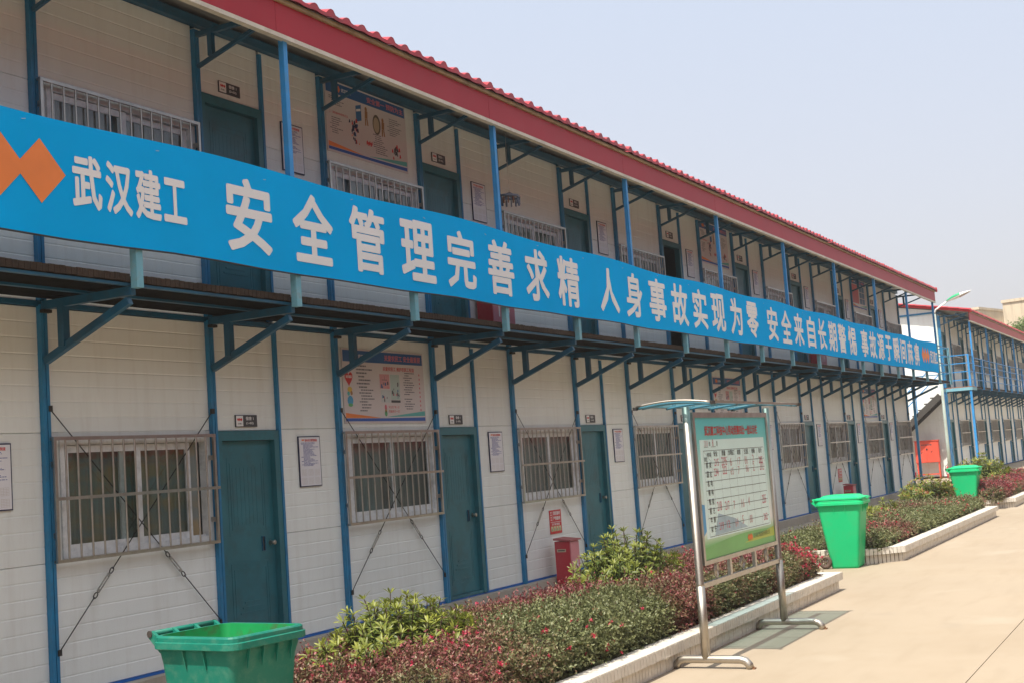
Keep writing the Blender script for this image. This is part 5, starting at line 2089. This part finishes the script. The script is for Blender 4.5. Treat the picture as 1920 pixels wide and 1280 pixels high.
# ------------------------------------------------------------------ far end: stair, fire box, lamp
def staircase():
    t = thing('steel_staircase', 'outdoor steel stair with blue rails against the sunlit gable', 'staircase', (38.45, 0, 0))
    dark = mat('dark_stringer', (.05, .045, .04), .6)
    y_top, z_top = .30, 2.86
    y_bot, z_bot = 3.45, .05
    for x in (-.42, .42):
        m = MB().beam((x, y_top, z_top - .16), (x, y_bot, z_bot + .02), .03, .20)
        put('stringer', m.mesh('stringer', dark), t)
    n = 15
    st = MB().box(-.40, .40, -.13, .13, -.02, .02).mesh('step', dark)
    for k in range(1, n):
        f = k / n
        put('step', st, t, (0, y_top + (y_bot - y_top) * f, z_top + (z_bot - z_top) * f - .03))
    put('landing', MB().use(mat('rusty_board', (.26, .10, .05), .8)).box(-.44, .50, -.74, .22, 2.875, 2.93).use(M_BLUE_OLD).box(-.46, -.445, -.74, .22, 2.80, 2.90)
        .box(-.46, .50, -.755, -.742, 2.80, 2.90).mesh('landing', None), t)
    for x, y in ((-.40, .16), (-.40, -.69), (-.30, .16)):
        put('post', MB().box(x - .035, x + .035, y - .035, y + .035, -.05, 2.80).mesh('post', M_BLUE_BR), t)
    for y in (-.70, .15):
        put('rail_post', MB().box(-.44, -.385, y - .03, y + .03, 2.93, 3.99).mesh('rail_post', M_BLUE_BR), t)
    for z in (3.15, 3.42, 3.70, 3.97):
        m = MB().box(-.425, -.40, -.67, .12, z - .014, z + .014).box(-.38, .50, -.715, -.69, z - .014, z + .014)
        put('rail', m.mesh('rail', M_BLUE_BR), t)
    for dz in (.50, .95):
        m = MB().beam((-.42, y_top - .1, z_top + dz + .1), (-.42, y_bot, z_bot + dz), .03, .03)
        put('handrail', m.mesh('handrail', M_BLUE_BR), t)
    for k in range(1, 4):
        f = k / 4
        y, z = y_top + (y_bot - y_top) * f, z_top + (z_bot - z_top) * f
        put('baluster', MB().box(-.435, -.405, y - .015, y + .015, z - .1, z + .95).mesh('baluster', M_BLUE_BR), t)


staircase()


def fire_box():
    t = thing('fire_equipment_box', 'faded orange red fire equipment box on legs under the stair', 'fire box', (38.50, .60, -.05))
    w, d = .78, .22
    put('body', MB().box(.012, d, 0, w, .55, 1.27).mesh('body', M_FIRE), t)
    for k in range(2):
        put('door', MB().box(0, .0115, .012 + k * .38, .388 + k * .38, .565, 1.255).mesh('door', M_FIRE), t)
    put('hood', MB().box(-.02, d + .01, -.02, w + .02, 1.271, 1.30).mesh('hood', M_FIRE), t)
    for y in (.02, w - .06):
        for x in (.03, d - .04):
            put('leg', MB().box(x, x + .035, y, y + .04, 0, .55).mesh('leg', M_FIRE), t)
    put('brace', MB().box(.03, .05, .06, w - .06, .14, .18).mesh('brace', M_FIRE), t)
    tm = text_mesh('消防器材箱', M_GREY, .36, .055, .03)
    o = put('lettering', tm, t, (-.001, .58, 1.12), -math.pi / 2)
    m = MB().use(M_BLACK)
    m.tube([(-.012, .39, 1.0), (-.001, .39, 1.0)], .028, 10)
    m.quad((-.001, .58, .86), (-.001, .53, .93), (-.001, .55, .90), (-.001, .60, .89))
    m.quad((-.001, .25, .88), (-.001, .20, .95), (-.001, .22, .92), (-.001, .27, .91))
    put('lock', m.mesh('lock', None), t)


fire_box()


def extinguisher():
    t = thing('fire_extinguisher', 'red fire extinguisher standing by the right leg of the fire box', 'fire extinguisher', (38.55, .36, -.05))
    m = MB()
    m.tube([(0, 0, 0), (0, 0, .02), (0, 0, .34), (0, 0, .38), (0, 0, .405), (0, 0, .43)], [.06, .065, .065, .05, .022, .02], 14)
    put('cylinder', m.mesh('cylinder', M_RED), t)
    put('valve', MB().box(-.015, .015, -.05, .03, .43, .45).box(-.012, .012, -.06, .03, .465, .478).mesh('valve', M_BLACK), t)
    put('hose', MB().tube([(0, .03, .44), (0, .09, .40), (0, .10, .25), (0, .075, .12)], .009, 6).mesh('hose', M_BLACK), t)
    put('label', MB().box(-.068, -.0655, -.03, .03, .14, .26).mesh('label', M_WHITE), t)


extinguisher()


def bucket():
    t = thing('fire_bucket', 'small red fire bucket on the ground left of the fire box', 'bucket', (38.45, 1.52, -.05))
    m = MB().tube([(0, 0, 0), (0, 0, .25)], [.09, .125], 14, caps=False)
    m.tube([(0, 0, .005), (0, 0, .006)], [.09, .089], 14)
    m.tube([(.125 * math.cos(a), .125 * math.sin(a), .25) for a in [k * math.pi / 8 for k in range(16)]], .007, 5, closed=True)
    put('pail', m.mesh('pail', M_RED), t)
    put('handle', MB().tube([(0, .125 * math.cos(a), .25 - .10 * math.sin(a) * .6) for a in [k * math.pi / 8 for k in range(9)]], .004, 5).mesh('handle', M_GALV), t)


bucket()


def street_lamp():
    t = thing('street_lamp', 'tall street lamp with green and white head above the far stair', 'street lamp', (37.6, .14, -.05))
    put('pole', MB().tube([(0, 0, 0), (0, 0, 1.2), (0, 0, 5.4)], [.07, .055, .04], 12).mesh('pole', mat('pale_green_pole', (.36, .44, .40), .5, dirt=(.3, .2, .1), dirt_amt=.5, dirt_scale=3)), t)
    put('arm', MB().tube([(0, 0, 5.42), (0, -.05, 5.55), (0, -.48, 5.81)], .028, 8).mesh('arm', M_LAMPW), t)
    # head: long leaf shape, green cap over white shell with a lens below
    a, b = Vector((0, -.42, 5.78)), Vector((0, -1.24, 6.06))
    ax = (b - a)
    s = Vector((1, 0, 0))
    u = s.cross(ax.normalized())
    if u.z < 0:
        u = -u

    def shell(f0, f1, up0, dn, scale, n=12, k=10):
        rings = []
        for i in range(n + 1):
            f = f0 + (f1 - f0) * i / n
            wd = max(0.012, .135 * math.sin(math.pi * min(1, (f * .95 + .05)) ** .85)) * scale
            ring = []
            for j in range(k):
                an = 2 * math.pi * j / k
                v = math.sin(an)
                ring.append(a + ax * f + s * (wd * math.cos(an)) + u * (wd * (.62 if v > 0 else dn) * v + up0))
            rings.append(ring)
        return MB().loft(rings, smooth=True)
    put('head', shell(0, 1, 0, .40, 1.0).mesh('head', M_LAMPW), t)
    put('green_cap', shell(0.0, .56, .010, .25, 1.04).mesh('green_cap', M_LAMPG), t)
    put('lens', shell(.50, .93, -.030, .35, .72).mesh('lens', mat('lamp_lens', (.36, .30, .25), .2)), t)


street_lamp()


# ------------------------------------------------------------------ what stands behind
def tan_block():
    t = thing('tan_building', 'weathered tan concrete building rising behind the far prefab roof', 'building', (76, 1.0, -.55), math.radians(-14))
    put('wall', MB().box(0, 12, -8, 1.9, 0, 9.55).mesh('wall', M_STUCCO), t)
    put('wall', MB().box(.8, 12, 1.9, 3.3, 0, 8.2).mesh('wall', M_STUCCO), t)
    put('wall', MB().box(-.2, 12, 3.3, 12, 0, 9.35).mesh('wall', M_STUCCO), t)
    put('parapet', MB().box(-.08, 12.1, -8.1, 1.95, 9.55, 9.72).mesh('parapet', M_STUCCO), t)
    put('parapet', MB().box(-.28, 12.1, 3.25, 12.1, 9.35, 9.50).mesh('parapet', M_STUCCO), t)
    put('downpipe', MB().tube([(.7, 2.2, 0), (.7, 2.2, 8.0)], .09, 8).mesh('downpipe', mat('grey_pipe', (.4, .4, .38), .6)), t)
    for y, z in ((.2, 6.0), (1.45, 6.7), (-2.6, 6.0), (-5.4, 6.0), (4.6, 6.0), (7.6, 6.0)):
        w = put('window', MB().box(-.06 if y < 2 else -.26, .0 if y < 2 else -.205, y - .55, y + .55, z, z + 1.2).mesh('window', M_STUCCO), t)
        put('pane', MB().box(-.075 if y < 2 else -.275, -.061 if y < 2 else -.261, y - .48, y + .48, z + .08, z + 1.1).mesh('pane', M_DARKGLASS), w)
    put('mast', MB().tube([(1.5, -.1, 9.72), (1.5, -.1, 12.2)], .05, 6).mesh('mast', M_GALV), t)


tan_block()


def tree(loc, label, h, rad, seed, nclump=210):
    t = thing('broadleaf_tree', label, 'tree', loc, 0, None)
    r = np.random.default_rng(seed)
    tr = MB()
    tr.tube([(0, 0, 0), (.05, .03, h * .25), (-.03, .02, h * .5)], [.22, .17, .11], 8, caps=False)
    cent = []
    for k in range(nclump):
        v = r.normal(0, 1, 3)
        v /= np.linalg.norm(v)
        q = r.random() ** .45
        c = np.array([v[0] * rad * q, v[1] * rad * q, h * .66 + v[2] * h * .33 * q])
        c *= np.array([1 + .15 * math.sin(3 * math.atan2(v[1], v[0])), 1, 1])
        cent.append(c)
        if k % 9 == 0:
            tr.tube([(-.03, .02, h * (.30 + .2 * r.random())), tuple(c * np.array([.5, .5, .5]) + np.array([0, 0, h * .30])), tuple(c)], [.06, .035, .012], 5, caps=False)
    cent = np.array(cent)
    per = 90
    N = nclump * per
    base = np.repeat(cent, per, 0) + r.normal(0, .22, (N, 3)) * np.array([1, 1, .7])
    d = unit(r.normal(0, 1, (N, 3)) + np.array([0, 0, -.2]))
    nr = unit(np.cross(d, np.cross(np.array([[0, 0, 1.]]) + r.normal(0, .5, (N, 3)), d)))
    cl = np.repeat(r.random((nclump, 1)), per, 0)
    mx = np.clip(cl * .7 + r.random((N, 1)) * .4, 0, 1)
    tint = np.array([.06, .12, .022]) * (1 - mx) + np.array([.17, .26, .05]) * mx
    V, Fq, T = leaf_quads(base, d, nr, r.uniform(.09, .17, N), r.uniform(.05, .08, N), tint)
    put('trunk', tr.mesh('trunk', M_BARK), t)
    c = put('crown', fast_mesh('crown', V, Fq, M_LEAF, T), t)
    c['kind'] = 'stuff'


tree((67, -.25, -.4), 'green broadleaf tree behind the far prefab roof at the right edge', 8.1, 1.9, 31)


# unseen block guessed from window reflections, set close and dark to shade the gallery
def opposite_block():
    t = thing('yard_block', 'brown two storey block across the yard with red banner, behind the camera', 'building', (0, -12.2, 0))
    put('wall', MB().box(-14, 34, -5.5, 0, -.4, 5.3).mesh('wall', mat('brown_brick_paint', (.17, .11, .085), .8, var=.15)), t)
    put('roof', MB().hexa([(-14.3, -5.8, 5.3), (34.3, -5.8, 5.3), (34.3, 1.0, 5.3), (-14.3, 1.0, 5.3), (-14.3, -2.6, 6.0), (34.3, -2.6, 6.0), (34.3, -2.4, 6.0), (-14.3, -2.4, 6.0)]).mesh('roof', M_ROOF), t)
    put('walkway', MB().box(-14, 34, .001, 1.0, 2.76, 2.86).mesh('walkway', M_DECK), t)
    put('cloth', MB().box(-14, 34, 1.02, 1.03, 2.02, 2.95).mesh('cloth', mat('red_banner_cloth', (.45, .03, .04), .6)), t)
    fr = MB().box(0, 1.5, .001, .05, .9, 1.85).mesh('window', M_DARKGLASS)
    dr = MB().box(0, .8, .001, .05, -.35, 1.9).mesh('door', M_TEAL)
    for k in range(13):
        put('window', fr, t, (-13.5 + 3.64 * k, 0, 0))
        put('door', dr, t, (-11.5 + 3.64 * k, 0, 0))


def added_shade_trees():  # unseen trees added to block low sky light from the upper gallery
    r = np.random.default_rng(77)
    N = 26000
    x = r.uniform(-40, 60, N)
    z = r.uniform(0, 1, N) ** .8 * (10.5 + 1.8 * np.sin(x * .55) + 1.0 * np.sin(x * 1.31))
    base = np.stack([x, -20.5 + r.normal(0, 1.1, N), z - .4], 1)
    d = unit(r.normal(0, 1, (N, 3)))
    nr = unit(np.cross(d, r.normal(0, 1, (N, 3))))
    mx = r.random((N, 1))
    V, Fq, T = leaf_quads(base, d, nr, r.uniform(.5, .9, N), r.uniform(.3, .5, N), np.array([.03, .055, .015]) * (1 - mx) + np.array([.08, .11, .03]) * mx)
    o = put('added_shade_trees', fast_mesh('added_shade_trees', V, Fq, M_LEAF, T))
    o['kind'] = 'stuff'


opposite_block()
added_shade_trees()


# ------------------------------------------------------------------ dusty summer air
def haze():
    me = MB().box(-930, 930, -930, 930, -1.7, 14.5).mesh('haze', None)
    m = bpy.data.materials.new('haze')
    m.use_nodes = True
    t = m.node_tree
    t.nodes.clear()
    o = t.nodes.new('ShaderNodeOutputMaterial')
    v = t.nodes.new('ShaderNodeVolumePrincipled')
    v.inputs['Color'].default_value = (.95, .95, .95, 1)
    v.inputs['Density'].default_value = 0.0010
    v.inputs['Anisotropy'].default_value = 0.2
    t.links.new(v.outputs[0], o.inputs['Volume'])
    me.materials.append(m)
    ob = put('haze', me)
    ob['kind'] = 'stuff'


haze()
